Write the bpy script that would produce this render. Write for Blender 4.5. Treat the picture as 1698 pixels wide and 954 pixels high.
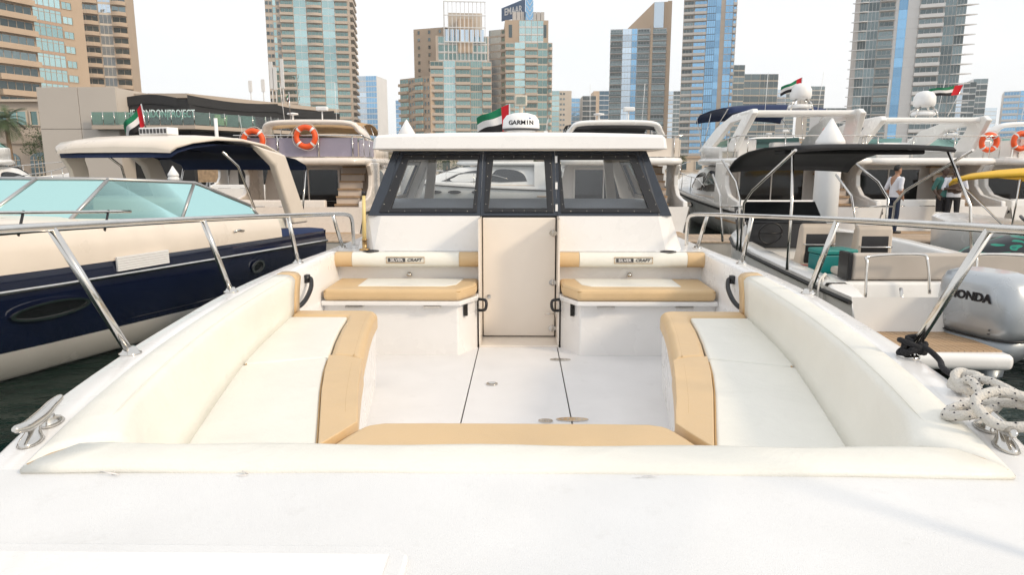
import bpy, bmesh, math, random
from mathutils import Matrix, Vector
random.seed(7)
for o in list(bpy.data.objects): bpy.data.objects.remove(o)
scene = bpy.context.scene
COL = scene.collection
R = math.radians

# ------------------------------------------------------------------ camera
FPX, CX, CY = 1130.0, 849.0, 477.0          # focal length and centre in photo pixels (1698 x 954)
PITCH, YAW, CAM = R(10.1), 0.014, (0.02, 0.0, 2.1)
cd = bpy.data.cameras.new('camera'); cam = bpy.data.objects.new('camera', cd); COL.objects.link(cam)
cd.sensor_width = 36; cd.lens = 36 * FPX / 1698.0
cd.clip_start = 0.05; cd.clip_end = 5000
cam.location = CAM; cam.rotation_euler = (R(90) - PITCH, 0, YAW)
scene.camera = cam

# ------------------------------------------------------------------ world and sun
SUN_DIR = Vector((0.76, -0.42, 0.50)).normalized()     # towards the sun: low, hazy, off to the right
w = bpy.data.worlds.new('World'); scene.world = w; w.use_nodes = True
nt = w.node_tree; N = nt.nodes; L = nt.links; N.clear()
wo = N.new('ShaderNodeOutputWorld')
sky = N.new('ShaderNodeTexSky'); sky.sky_type = 'NISHITA'; sky.sun_disc = False
sky.sun_elevation = math.asin(SUN_DIR.z); sky.sun_rotation = math.atan2(SUN_DIR.x, SUN_DIR.y)
sky.dust_density = 4.0; sky.air_density = 1.0
bg1 = N.new('ShaderNodeBackground'); bg1.inputs[1].default_value = 0.10
L.new(sky.outputs[0], bg1.inputs[0])
# thin high overcast: an almost even white layer with faint cloud structure
tc = N.new('ShaderNodeTexCoord'); mp = N.new('ShaderNodeMapping'); mp.inputs[3].default_value = (1.2, 1.2, 4.0)
nz = N.new('ShaderNodeTexNoise'); nz.inputs['Scale'].default_value = 1.6; nz.inputs['Detail'].default_value = 6
cr = N.new('ShaderNodeValToRGB'); cr.color_ramp.elements[0].position = 0.3; cr.color_ramp.elements[1].position = 0.75
cr.color_ramp.elements[0].color = (0.87, 0.90, 0.93, 1); cr.color_ramp.elements[1].color = (1.0, 0.995, 0.985, 1)
bg2 = N.new('ShaderNodeBackground'); bg2.inputs[1].default_value = 1.20
L.new(tc.outputs['Generated'], mp.inputs[0]); L.new(mp.outputs[0], nz.inputs['Vector'])
L.new(nz.outputs[0], cr.inputs[0]); L.new(cr.outputs[0], bg2.inputs[0])
mx = N.new('ShaderNodeMixShader'); mx.inputs[0].default_value = 0.80
L.new(bg1.outputs[0], mx.inputs[1]); L.new(bg2.outputs[0], mx.inputs[2]); L.new(mx.outputs[0], wo.inputs[0])
sd = bpy.data.lights.new('sun', 'SUN'); sun = bpy.data.objects.new('sun', sd); COL.objects.link(sun)
sd.energy = 1.8; sd.angle = R(8); sd.color = (1.0, 0.83, 0.62)
sun.rotation_euler = (-SUN_DIR).to_track_quat('-Z', 'Y').to_euler()
sun.location = (60, -10, 60)
vs = scene.view_settings; vs.view_transform = 'Standard'; vs.look = 'None'; vs.gamma = 1; vs.exposure = 0.20
vs.use_curve_mapping = False
scene.render.engine = 'CYCLES'
scene.cycles.max_bounces = 8; scene.cycles.transparent_max_bounces = 16; scene.cycles.volume_bounces = 0

# ------------------------------------------------------------------ helpers
def ray(px, py):
    u = (px - CX) / FPX; v = (py - CY) / FPX
    f = math.cos(PITCH) - v * math.sin(PITCH); d = math.sin(PITCH) + v * math.cos(PITCH)
    return Vector((u * math.cos(YAW) - f * math.sin(YAW), u * math.sin(YAW) + f * math.cos(YAW), -d))
def atY(px, py, Y):
    r = ray(px, py); return Vector(CAM) + r * (Y / r.y)
def atZ(px, py, z):
    r = ray(px, py); return Vector(CAM) + r * ((z - CAM[2]) / r.z)

RM = {}
def tag(o, label=None, cat=None, group=None, kind=None):
    if label: o['label'] = label
    if cat: o['category'] = cat
    if group: o['group'] = group
    if kind: o['kind'] = kind
    return o
def root(name, label, cat, loc=(0, 0, 0), rz=0.0, group=None):
    o = bpy.data.objects.new(name, None); COL.objects.link(o)
    o.empty_display_size = 0.3
    o.location = loc; o.rotation_euler = (0, 0, rz)
    tag(o, label, cat, group)
    RM[o.name] = (Matrix.Translation(Vector(loc)) @ Matrix.Rotation(rz, 4, 'Z')).inverted()
    return o
def wm(parent):                       # inverse world matrix of a root (parts have identity transforms)
    p = parent
    while p.parent: p = p.parent
    return RM.get(p.name, Matrix.Identity(4))

class MB:
    def __init__(s): s.v = []; s.f = []; s.m = []; s.s = []
    def add(s, vs, fs, mi=0, sm=False):
        b = len(s.v); s.v += [Vector(p) for p in vs]
        for f in fs: s.f.append([b + i for i in f]); s.m.append(mi); s.s.append(sm)
        return s
    def box(s, x0, x1, y0, y1, z0, z1, mi=0):
        return s.add([(x0,y0,z0),(x1,y0,z0),(x1,y1,z0),(x0,y1,z0),(x0,y0,z1),(x1,y0,z1),(x1,y1,z1),(x0,y1,z1)],
              [(3,2,1,0),(4,5,6,7),(0,1,5,4),(1,2,6,5),(2,3,7,6),(3,0,4,7)], mi)
    def hexa(s, lo, hi, mi=0):        # two quads (4 points each), lower and upper
        return s.add(list(lo) + list(hi), [(3,2,1,0),(4,5,6,7),(0,1,5,4),(1,2,6,5),(2,3,7,6),(3,0,4,7)], mi)
    def prism(s, poly, a, b, axis='z', mi=0, sm=False):
        def P(p, t):
            return (p[0], p[1], t) if axis == 'z' else ((t, p[0], p[1]) if axis == 'x' else (p[0], t, p[1]))
        n = len(poly)
        ar = sum(poly[i][0]*poly[(i+1)%n][1]-poly[(i+1)%n][0]*poly[i][1] for i in range(n))
        if (ar < 0) != (axis == 'y'): poly = poly[::-1]
        vs = [P(p, a) for p in poly] + [P(p, b) for p in poly]
        fs = [list(range(n))[::-1], list(range(n, 2*n))]
        s.add(vs, fs, mi)
        base = len(s.v) - 2*n
        for i in range(n):
            j = (i+1) % n
            s.f.append([base+i, base+j, base+n+j, base+n+i]); s.m.append(mi); s.s.append(sm)
        return s
    def tube(s, path, r, n=8, mi=0, sm=True, rad=None):
        path = [Vector(p) for p in path]; k = len(path); rings = []
        up = Vector((0, 0, 1)); prev = None
        for i in range(k):
            t = (path[min(i+1, k-1)] - path[max(i-1, 0)]).normalized()
            if prev is None:
                a = t.cross(up)
                if a.length < 1e-3: a = t.cross(Vector((1, 0, 0)))
                a.normalize()
            else:
                a = prev - t * prev.dot(t)
                if a.length < 1e-4: a = t.cross(up)
                a.normalize()
            prev = a; b = t.cross(a); rr = rad[i] if rad else r
            rings.append([path[i] + (a*math.cos(q) + b*math.sin(q))*rr for q in [2*math.pi*j/n for j in range(n)]])
        return s.loft(rings, True, True, mi, sm)
    def loft(s, rings, closed=True, cap=True, mi=0, sm=True):
        n = len(rings[0]); b = len(s.v)
        for r in rings: s.v += [Vector(p) for p in r]
        for i in range(len(rings)-1):
            for j in range(n if closed else n-1):
                k = (j+1) % n
                s.f.append([b+i*n+j, b+i*n+k, b+(i+1)*n+k, b+(i+1)*n+j]); s.m.append(mi); s.s.append(sm)
        if cap:
            s.f.append([b+j for j in range(n)][::-1]); s.m.append(mi); s.s.append(False)
            e = b + (len(rings)-1)*n
            s.f.append([e+j for j in range(n)]); s.m.append(mi); s.s.append(False)
        return s
    def lathe(s, prof, c=(0, 0, 0), n=20, mi=0, sm=True):
        rings = [[(c[0]+r*math.cos(2*math.pi*j/n), c[1]+r*math.sin(2*math.pi*j/n), c[2]+z) for j in range(n)] for r, z in prof]
        return s.loft(rings, True, True, mi, sm)
    def ring(s, outer, inner, off, mi=0):   # frame between two loops, thickened by vector off
        n = len(outer); o = Vector(off)
        A = [Vector(p) for p in outer]; B = [Vector(p) for p in inner]
        b = len(s.v); s.v += A + B + [p+o for p in A] + [p+o for p in B]
        for i in range(n):
            j = (i+1) % n
            for f in ([i, j, n+j, n+i], [2*n+j, 2*n+i, 3*n+i, 3*n+j], [j, i, 2*n+i, 2*n+j], [n+i, n+j, 3*n+j, 3*n+i]):
                s.f.append([b+q for q in f]); s.m.append(mi); s.s.append(False)
        return s
    def slab(s, pts, off, mi=0):            # planar polygon thickened by vector off
        n = len(pts); o = Vector(off); A = [Vector(p) for p in pts]
        b = len(s.v); s.v += A + [p+o for p in A]
        s.f.append([b+i for i in range(n)]); s.f.append([b+n+i for i in range(n)][::-1]); s.m += [mi]*2; s.s += [False]*2
        for i in range(n):
            j = (i+1) % n
            s.f.append([b+j, b+i, b+n+i, b+n+j]); s.m.append(mi); s.s.append(False)
        return s
    def mesh(s, name, mats, inv=None, fix=True):
        me = bpy.data.meshes.new(name)
        vs = [inv @ p for p in s.v] if inv is not None else s.v
        me.from_pydata([tuple(p) for p in vs], [], s.f)
        for m in (mats if isinstance(mats, (list, tuple)) else [mats]): me.materials.append(m)
        me.polygons.foreach_set('material_index', s.m); me.polygons.foreach_set('use_smooth', s.s)
        if fix:
            bm = bmesh.new(); bm.from_mesh(me); bmesh.ops.recalc_face_normals(bm, faces=bm.faces); bm.to_mesh(me); bm.free()
        me.update(); return me
    def build(s, name, mats, parent=None, world=False, bevel=0, seg=3, sub=0, label=None, ang=40, fix=True):
        inv = wm(parent) if (world and parent) else None
        me = s.mesh(name, mats, inv, fix)
        o = bpy.data.objects.new(name, me); COL.objects.link(o)
        if parent: o.parent = parent
        if bevel:
            m = o.modifiers.new('bevel', 'BEVEL'); m.width = bevel; m.segments = seg; m.limit_method = 'ANGLE'; m.angle_limit = R(ang)
            m.harden_normals = False
            me.polygons.foreach_set('use_smooth', [True]*len(me.polygons))
            wn = o.modifiers.new('wn', 'WEIGHTED_NORMAL'); wn.keep_sharp = True
        if sub:
            m = o.modifiers.new('sub', 'SUBSURF'); m.levels = sub; m.render_levels = sub
        if label: o['label'] = label
        return o
def inst(name, me, parent, loc=(0, 0, 0), rz=0.0):
    o = bpy.data.objects.new(name, me); COL.objects.link(o); o.parent = parent
    o.location = loc; o.rotation_euler = (0, 0, rz); return o
def copy_tree(o, parent=None):
    c = o.copy(); COL.objects.link(c)
    if parent: c.parent = parent
    for ch in list(o.children): copy_tree(ch, c)
    return c
def text_mesh(txt, size, depth=0.004, font_bold=0.0, shear=0.0, spacing=1.0):
    cu = bpy.data.curves.new('t', 'FONT'); cu.body = txt; cu.size = size; cu.extrude = depth
    cu.align_x = 'CENTER'; cu.align_y = 'CENTER'; cu.shear = shear; cu.offset = font_bold; cu.space_character = spacing
    cu.resolution_u = 3
    to = bpy.data.objects.new('t', cu); COL.objects.link(to)
    bpy.context.view_layer.update()
    me = bpy.data.meshes.new_from_object(to.evaluated_get(bpy.context.evaluated_depsgraph_get()))
    bpy.data.objects.remove(to); bpy.data.curves.remove(cu); return me
def text(txt, size, mat, parent, M, name='lettering', depth=0.004, bold=0.0, shear=0.0, world=True, spacing=1.0, sx=1.0):
    """M: matrix that carries text space (x right, y up, z to the reader) to the world"""
    me = text_mesh(txt, size, depth, bold, shear, spacing)
    me.transform(Matrix.Diagonal((sx, 1, 1, 1)))
    me.transform((wm(parent) @ M) if (parent and world) else M)
    me.materials.clear(); me.materials.append(mat)
    o = bpy.data.objects.new(name, me); COL.objects.link(o)
    if parent: o.parent = parent
    return o
def facing(p, right=(1, 0, 0), up=(0, 0, 1)):
    r = Vector(right).normalized(); u = Vector(up); u = (u - r*u.dot(r)).normalized(); n = r.cross(u)
    return Matrix(((r.x, u.x, n.x, p[0]), (r.y, u.y, n.y, p[1]), (r.z, u.z, n.z, p[2]), (0, 0, 0, 1)))
def spline(pts, n=6):                 # Catmull-Rom through points
    P = [Vector(p) for p in pts]; out = []
    for i in range(len(P)-1):
        a = P[max(i-1, 0)]; b = P[i]; c = P[i+1]; d = P[min(i+2, len(P)-1)]
        for k in range(n):
            t = k/n
            out.append(0.5*((2*b)+(c-a)*t+(2*a-5*b+4*c-d)*t*t+(3*b-a-3*c+d)*t**3))
    out.append(P[-1]); return out
def lerp_tab(tab, y):
    if y <= tab[0][0]: return tab[0][1]
    for (a, p), (b, q) in zip(tab, tab[1:]):
        if y <= b: return p + (q-p)*(y-a)/(b-a)
    return tab[-1][1]
def smooth_tab(tab, n=8):
    return [(p.x, p.y) for p in spline([(a, b, 0) for a, b in tab], n)]

# ------------------------------------------------------------------ materials
MATS = {}
def pm(name, col, rough=0.5, metal=0.0, var=0.06, scale=3.0, bump=0.0, bscale=60.0, coat=0.0, rnd=0.0, spec=0.5, stretch=None, wear=0.0, pucker=0.0):
    m = bpy.data.materials.new(name); m.use_nodes = True; n = m.node_tree.nodes; l = m.node_tree.links
    p = n['Principled BSDF']; p.inputs['Roughness'].default_value = rough; p.inputs['Metallic'].default_value = metal
    p.inputs['Specular IOR Level'].default_value = spec
    if coat: p.inputs['Coat Weight'].default_value = coat; p.inputs['Coat Roughness'].default_value = 0.05
    t = n.new('ShaderNodeTexCoord'); src = t.outputs['Object']
    if stretch:
        mp = n.new('ShaderNodeMapping'); mp.inputs[3].default_value = stretch; l.new(src, mp.inputs[0]); src = mp.outputs[0]
    z = n.new('ShaderNodeTexNoise'); z.inputs['Scale'].default_value = scale; z.inputs['Detail'].default_value = 5; l.new(src, z.inputs['Vector'])
    r = n.new('ShaderNodeMapRange'); r.inputs[1].default_value = 0.3; r.inputs[2].default_value = 0.7
    r.inputs[3].default_value = 1-var; r.inputs[4].default_value = 1+var; l.new(z.outputs[0], r.inputs[0])
    val = r.outputs[0]
    if rnd:
        oi = n.new('ShaderNodeObjectInfo'); rr = n.new('ShaderNodeMapRange'); rr.inputs[3].default_value = 1-rnd; rr.inputs[4].default_value = 1+rnd
        l.new(oi.outputs['Random'], rr.inputs[0]); mu = n.new('ShaderNodeMath'); mu.operation = 'MULTIPLY'
        l.new(val, mu.inputs[0]); l.new(rr.outputs[0], mu.inputs[1]); val = mu.outputs[0]
    vm = n.new('ShaderNodeVectorMath'); vm.operation = 'SCALE'; vm.inputs[0].default_value = col; l.new(val, vm.inputs['Scale'])
    out = vm.outputs[0]
    if wear:                       # sparse scuffs and smudges
        z3 = n.new('ShaderNodeTexNoise'); z3.inputs['Scale'].default_value = 9; z3.inputs['Detail'].default_value = 8; z3.inputs['Roughness'].default_value = 0.7
        l.new(src, z3.inputs['Vector'])
        r3 = n.new('ShaderNodeMapRange'); r3.inputs[1].default_value = 0.60; r3.inputs[2].default_value = 0.78; r3.inputs[3].default_value = 0; r3.inputs[4].default_value = wear
        l.new(z3.outputs[0], r3.inputs[0])
        mxx = n.new('ShaderNodeMix'); mxx.data_type = 'RGBA'; mxx.inputs[7].default_value = (0.30, 0.27, 0.22, 1)
        l.new(r3.outputs[0], mxx.inputs[0]); l.new(out, mxx.inputs[6]); out = mxx.outputs[2]
    l.new(out, p.inputs['Base Color'])
    r2 = n.new('ShaderNodeMapRange'); r2.inputs[3].default_value = max(rough-0.08, 0.02); r2.inputs[4].default_value = min(rough+0.08, 1)
    l.new(z.outputs[0], r2.inputs[0]); l.new(r2.outputs[0], p.inputs['Roughness'])
    if bump:
        z2 = n.new('ShaderNodeTexNoise'); z2.inputs['Scale'].default_value = bscale; z2.inputs['Detail'].default_value = 3; l.new(src, z2.inputs['Vector'])
        b = n.new('ShaderNodeBump'); b.inputs['Strength'].default_value = bump; b.inputs['Distance'].default_value = 0.01
        l.new(z2.outputs[0], b.inputs['Height']); l.new(b.outputs[0], p.inputs['Normal'])
        if pucker:
            z4 = n.new('ShaderNodeTexNoise'); z4.inputs['Scale'].default_value = 5.5; z4.inputs['Detail'].default_value = 3; z4.inputs['Distortion'].default_value = 0.8; l.new(src, z4.inputs['Vector'])
            b4 = n.new('ShaderNodeBump'); b4.inputs['Strength'].default_value = pucker; b4.inputs['Distance'].default_value = 0.05
            l.new(z4.outputs[0], b4.inputs['Height']); l.new(b4.outputs[0], b.inputs['Normal'])
    MATS[name] = m; return m
def glass(name, tint, fac=0.12, rough=0.02, gl=(1, 1, 1)):
    m = bpy.data.materials.new(name); m.use_nodes = True; n = m.node_tree.nodes; l = m.node_tree.links; n.clear()
    o = n.new('ShaderNodeOutputMaterial'); mx = n.new('ShaderNodeMixShader'); tr = n.new('ShaderNodeBsdfTransparent'); g = n.new('ShaderNodeBsdfGlossy')
    tr.inputs[0].default_value = (*tint, 1); g.inputs[0].default_value = (*gl, 1); g.inputs['Roughness'].default_value = rough
    f = n.new('ShaderNodeFresnel'); f.inputs[0].default_value = 1.5; ad = n.new('ShaderNodeMath'); ad.operation = 'ADD'; ad.inputs[1].default_value = fac; ad.use_clamp = True
    z = n.new('ShaderNodeTexNoise'); z.inputs['Scale'].default_value = 2.0
    b = n.new('ShaderNodeBump'); b.inputs['Strength'].default_value = 0.02; l.new(z.outputs[0], b.inputs['Height']); l.new(b.outputs[0], g.inputs['Normal'])
    l.new(f.outputs[0], ad.inputs[0]); l.new(ad.outputs[0], mx.inputs[0]); l.new(tr.outputs[0], mx.inputs[1]); l.new(g.outputs[0], mx.inputs[2]); l.new(mx.outputs[0], o.inputs[0])
    MATS[name] = m; return m
def facade_glass(name, base, tint, refl=0.5, rnd=0.25):
    """curtain-wall glass: dark body plus a tinted mirror of the sky, each pane slightly different"""
    m = bpy.data.materials.new(name); m.use_nodes = True; n = m.node_tree.nodes; l = m.node_tree.links; n.clear()
    o = n.new('ShaderNodeOutputMaterial'); mx = n.new('ShaderNodeMixShader'); d = n.new('ShaderNodeBsdfDiffuse'); g = n.new('ShaderNodeBsdfGlossy')
    d.inputs[0].default_value = (*base, 1); g.inputs[0].default_value = (*tint, 1); g.inputs['Roughness'].default_value = 0.04
    oi = n.new('ShaderNodeObjectInfo'); r = n.new('ShaderNodeMapRange'); r.inputs[3].default_value = refl*(1-rnd); r.inputs[4].default_value = min(refl*(1+rnd), 1)
    z = n.new('ShaderNodeTexNoise'); z.inputs['Scale'].default_value = 0.35; t = n.new('ShaderNodeTexCoord'); l.new(t.outputs['Object'], z.inputs['Vector'])
    b = n.new('ShaderNodeBump'); b.inputs['Strength'].default_value = 0.15; b.inputs['Distance'].default_value = 0.3; l.new(z.outputs[0], b.inputs['Height']); l.new(b.outputs[0], g.inputs['Normal'])
    l.new(oi.outputs['Random'], r.inputs[0]); l.new(r.outputs[0], mx.inputs[0]); l.new(d.outputs[0], mx.inputs[1]); l.new(g.outputs[0], mx.inputs[2]); l.new(mx.outputs[0], o.inputs[0])
    MATS[name] = m; return m

gel = pm('white_gelcoat', (0.80, 0.79, 0.78), 0.28, var=0.02, coat=0.3, wear=0.10)
gel_deck = pm('nonskid_gelcoat', (0.76, 0.765, 0.77), 0.42, var=0.035, bump=0.30, bscale=520, wear=0.14)
gel_cream = pm('cream_gelcoat', (0.78, 0.71, 0.63), 0.32, var=0.02, coat=0.2, wear=0.08)
gel_floor = pm('cockpit_floor_gelcoat', (0.79, 0.78, 0.78), 0.40, var=0.04, bump=0.25, bscale=420, wear=0.22)
vinyl = pm('white_vinyl', (0.78, 0.765, 0.70), 0.42, var=0.03, bump=0.15, bscale=200, wear=0.10, pucker=0.13)
tan = pm('tan_vinyl', (0.63, 0.45, 0.25), 0.42, var=0.04, bump=0.15, bscale=200, wear=0.03, pucker=0.13)
piping = pm('tan_piping', (0.45, 0.28, 0.11), 0.5)
steel = pm('stainless_steel', (0.62, 0.60, 0.57), 0.14, metal=1.0, var=0.08, scale=8)
black = pm('black_plastic', (0.012, 0.012, 0.014), 0.35)
rubber = pm('black_rubber', (0.02, 0.02, 0.02), 0.6)
darkframe = pm('blue_black_frame', (0.015, 0.022, 0.035), 0.22, coat=0.4, var=0.15)
gap = pm('dark_gap', (0.02, 0.018, 0.015), 0.9)
cabin_glass = glass('cabin_glass', (0.92, 0.95, 0.96), 0.03)
clear_glass = glass('clear_glass', (0.80, 0.88, 0.86), 0.06)
teal_glass = glass('teal_windshield', (0.30, 0.48, 0.45), 0.20, gl=(0.50, 0.76, 0.73))
smoke_glass = pm('smoked_glass', (0.012, 0.014, 0.016), 0.06, var=0.1, spec=0.6)
white_paint = pm('white_paint', (0.80, 0.80, 0.80), 0.4, var=0.03)
boat_white = pm('boat_white', (0.81, 0.80, 0.78), 0.25, var=0.03, coat=0.3, wear=0.10)
boat_cream = pm('boat_cream', (0.72, 0.64, 0.55), 0.3, var=0.04, coat=0.2)
navy = pm('navy_gelcoat', (0.006, 0.010, 0.030), 0.10, var=0.15, coat=0.6)
teak = pm('teak', (0.40, 0.27, 0.16), 0.6, var=0.25, scale=4, stretch=(1, 14, 1))
orange = pm('lifebuoy_orange', (0.80, 0.10, 0.015), 0.45)
canvas_black = pm('black_canvas', (0.012, 0.012, 0.014), 0.8, bump=0.2)
canvas_navy = pm('navy_canvas', (0.010, 0.025, 0.085), 0.8, bump=0.2)
canvas_tan = pm('tan_canvas', (0.42, 0.28, 0.15), 0.8, bump=0.2)
canvas_yellow = pm('yellow_canvas', (0.80, 0.47, 0.03), 0.7, bump=0.2)
rope_white = pm('white_rope', (0.66, 0.63, 0.58), 0.9, bump=0.8, bscale=150)
rope_fleck = pm('rope_fleck', (0.02, 0.02, 0.04), 0.9)
rope_black = pm('black_rope', (0.012, 0.012, 0.015), 0.85, bump=0.8, bscale=120)
f_red = pm('flag_red', (0.62, 0.01, 0.02), 0.8); f_green = pm('flag_green', (0.0, 0.16, 0.07), 0.8)
f_white = pm('flag_white', (0.75, 0.73, 0.72), 0.8); f_black = pm('flag_black', (0.012, 0.010, 0.012), 0.8)
yellow_pole = pm('yellow_fibreglass', (0.74, 0.58, 0.25), 0.4)
brass = pm('brass', (0.45, 0.30, 0.14), 0.35, metal=0.8)
blue_ink = pm('blue_print', (0.01, 0.07, 0.30), 0.5)
grey_ink = pm('grey_print', (0.06, 0.06, 0.065), 0.5)
# ------------------------------------------------------------------ water and quay (the setting)
def water_mat():
    m = bpy.data.materials.new('harbour_water'); m.use_nodes = True; n = m.node_tree.nodes; l = m.node_tree.links
    p = n['Principled BSDF']; p.inputs['Base Color'].default_value = (0.004, 0.018, 0.014, 1); p.inputs['Roughness'].default_value = 0.06
    p.inputs['IOR'].default_value = 1.33
    t = n.new('ShaderNodeTexCoord'); mp = n.new('ShaderNodeMapping'); mp.inputs[3].default_value = (1.0, 1.6, 1); l.new(t.outputs['Object'], mp.inputs[0])
    a = n.new('ShaderNodeTexNoise'); a.inputs['Scale'].default_value = 2.2; a.inputs['Detail'].default_value = 6; a.inputs['Distortion'].default_value = 0.6
    l.new(mp.outputs[0], a.inputs['Vector'])
    b = n.new('ShaderNodeBump'); b.inputs['Strength'].default_value = 0.8; b.inputs['Distance'].default_value = 0.12
    l.new(a.outputs[0], b.inputs['Height']); l.new(b.outputs[0], p.inputs['Normal']); return m
tag(MB().add([(-850,-120,0),(850,-120,0),(850,70,0),(-850,70,0)], [(0,1,2,3)]).build('water', water_mat()), kind='structure')
paving = pm('sand_paving', (0.36, 0.31, 0.25), 0.8, var=0.15, scale=0.5)
tag(MB().box(-850, 850, 62, 1000, -1.0, 1.1).build('ground', paving), kind='structure')

# ------------------------------------------------------------------ the motorboat we stand on
boat = root('motorboat', 'white motorboat seen from its bow, with cream and tan cushions and a small cabin', 'boat', (0, 4.5, 0))
def bpart(mb, name, mats, **k): return mb.build(name, mats, k.pop('parent', boat), world=True, **k)
GZ = 1.36
XO = smooth_tab([(-1.1, 0.0), (-0.7, 0.42), (0.0, 0.80), (0.8, 1.08), (1.67, 1.36), (2.1, 1.49), (2.6, 1.585), (3.0, 1.645), (4.0, 1.75), (5.2, 1.77), (6.2, 1.72), (8.0, 1.68), (10.2, 1.6)])
xo = lambda y: lerp_tab(XO, y)
XC = smooth_tab([(1.535, 1.20), (2.0, 1.325), (2.6, 1.45), (3.3, 1.55), (4.0, 1.61), (4.65, 1.65)])
xc = lambda y: lerp_tab(XC, y)
XS = smooth_tab([(1.6, 1.02), (2.28, 1.17), (3.3, 1.382), (4.0, 1.475), (4.66, 1.535)])
xs = lambda y: lerp_tab(XS, y)
XI = smooth_tab([(1.75, 0.36), (2.2, 0.50), (2.6, 0.635), (3.0, 0.725), (3.4, 0.80), (4.0, 0.90), (4.58, 0.98)])
xi = lambda y: lerp_tab(XI, y)
XT = smooth_tab([(1.75, 0.58), (2.29, 0.71), (3.0, 0.90), (3.46, 0.997), (4.0, 1.09), (4.45, 1.142)])
xt = lambda y: lerp_tab(XT, y)
# hull
ys = [-1.1, -0.9, -0.6, -0.2, 0.4, 1.0, 1.8, 2.6, 3.6, 4.6, 5.6, 6.8, 8.2, 10.2]
rings = []
for y in ys:
    X = max(xo(y), 0.02); k = min(1, (y+1.3)/4)
    rings.append([(-X, y, GZ-0.012), (-X-0.012, y, GZ-0.05), (-X*0.97, y, 1.0), (-X*(0.70+0.2*k), y+0.25*(1-k), 0.25), (-X*0.4*k, y+0.4*(1-k), -0.25),
                  (X*0.4*k, y+0.4*(1-k), -0.25), (X*(0.70+0.2*k), y+0.25*(1-k), 0.25), (X*0.97, y, 1.0), (X+0.012, y, GZ-0.05), (X, y, GZ-0.012)])
hull = bpart(MB().loft(rings, False, False), 'hull', gel)
rubs = MB()
for s in (-1, 1): rubs.tube([(s*(xo(y)+0.012), y, GZ-0.09) for y in ys[1:]], 0.022, 6)
bpart(rubs, 'rubbing_strake', rubber, parent=hull)
# deck: foredeck, side gunwales, aft side decks
dk = MB()
yy = [-1.1+0.1*i for i in range(27)]
front = []
for y in yy:
    if y > 1.56: break
    X = xo(y); front.append([(X*t, y, GZ + 0.012*(1-t*t)) for t in [-1, -0.97, -0.7, -0.35, 0, 0.35, 0.7, 0.97, 1]])
X = xo(1.56); front.append([(X*t, 1.56, GZ + 0.012*(1-t*t)) for t in [-1, -0.97, -0.7, -0.35, 0, 0.35, 0.7, 0.97, 1]])
dk.loft(front, False, False)
bpart(dk, 'foredeck', gel_deck)
gy = [1.56+0.2*i for i in range(16)] + [4.66]
for s in (-1, 1):
    g = MB(); g.loft([[(s*xo(y), y, GZ-0.012), (s*(xo(y)-0.02), y, GZ+0.001), (s*(xc(y)-0.09), y, GZ), (s*(xc(y)-0.09), y, 0.55)] for y in gy], False, False)
    gy2 = [4.66, 5.0, 5.4, 5.96]
    g.loft([[(s*xo(y), y, GZ-0.012), (s*(xo(y)-0.02), y, GZ+0.001), (s*1.615, y, GZ), (s*1.600, y, GZ-0.02), (s*1.595, y, 0.55)] for y in gy2], False, False)
    g.add([(s*1.60, 4.66, GZ), (s*1.55, 4.66, GZ), (s*1.50, 4.66, 0.55), (s*1.60, 4.66, 0.55)], [(0, 1, 2, 3)])
    gy3 = [5.96, 6.4, 7.2, 8.2, 9.2, 10.2]
    g.loft([[(s*xo(y), y, GZ-0.012), (s*(xo(y)-0.02), y, GZ+0.001), (s*1.2, y, GZ)] for y in gy3], False, False)
    bpart(g, 'gunwale', gel)
bpart(MB().box(-1.6, 1.6, 8.9, 10.2, 0.9, 1.0), 'aft_deck', gel)
# anchor locker lid let into the foredeck
lid = bpart(MB().prism([(-1.02, 0.35), (-0.19, 0.35), (-0.19, 1.165), (-0.22, 1.195), (-1.02, 1.195)], GZ+0.004, GZ+0.026), 'locker_lid', gel_deck, bevel=0.008)
bpart(MB().box(-0.99, -0.225, 0.36, 1.155, GZ+0.0265, GZ+0.0305), 'lid_inset', gel, parent=lid)
# coaming backrests
def sidepad(s, y0, y1, mats, name, label=None, mitre=False):
    n = max(2, int((y1-y0)/0.12)); rr = []
    for i in range(n+1):
        y = y0 + (y1-y0)*i/n; a = xc(y); b = xs(y); tw = 0.12
        pr = [(a, GZ+0.002), (a, GZ+0.012), (a-0.010, GZ+0.021), (a-0.045, GZ+0.024)]
        ti = a-tw; pr += [(ti+0.022, GZ+0.021), (ti-0.004, GZ+0.010), (ti-0.020, GZ-0.012)]
        for t in (0.35, 0.7, 1.0): pr.append((ti-0.020+(b-ti+0.020)*t + 0.004*math.sin(math.pi*t), GZ-0.012+(1.09-GZ+0.012)*t))
        pr += [(b+0.10, 1.09), (a-0.02, GZ+0.002)]
        ring = []
        for x, z in pr:
            yv = y
            if mitre: k = max(0, 1-i/4.0); yv = y + k*(max(0, (a-x))*1.45)*(1 if i < 4 else 0)
            ring.append((s*x, yv, z))
        rr.append(ring)
    return bpart(MB().loft(rr, True, True), name, mats, label=label)
for s in (-1, 1):
    sidepad(s, 1.54, 4.50, vinyl, 'backrest_cushion', 'cream white vinyl backrest pad along the side of the bow seat', True)
    sidepad(s, 4.504, 4.65, tan, 'backrest_end_panel', 'tan vinyl end of the side backrest')
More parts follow.
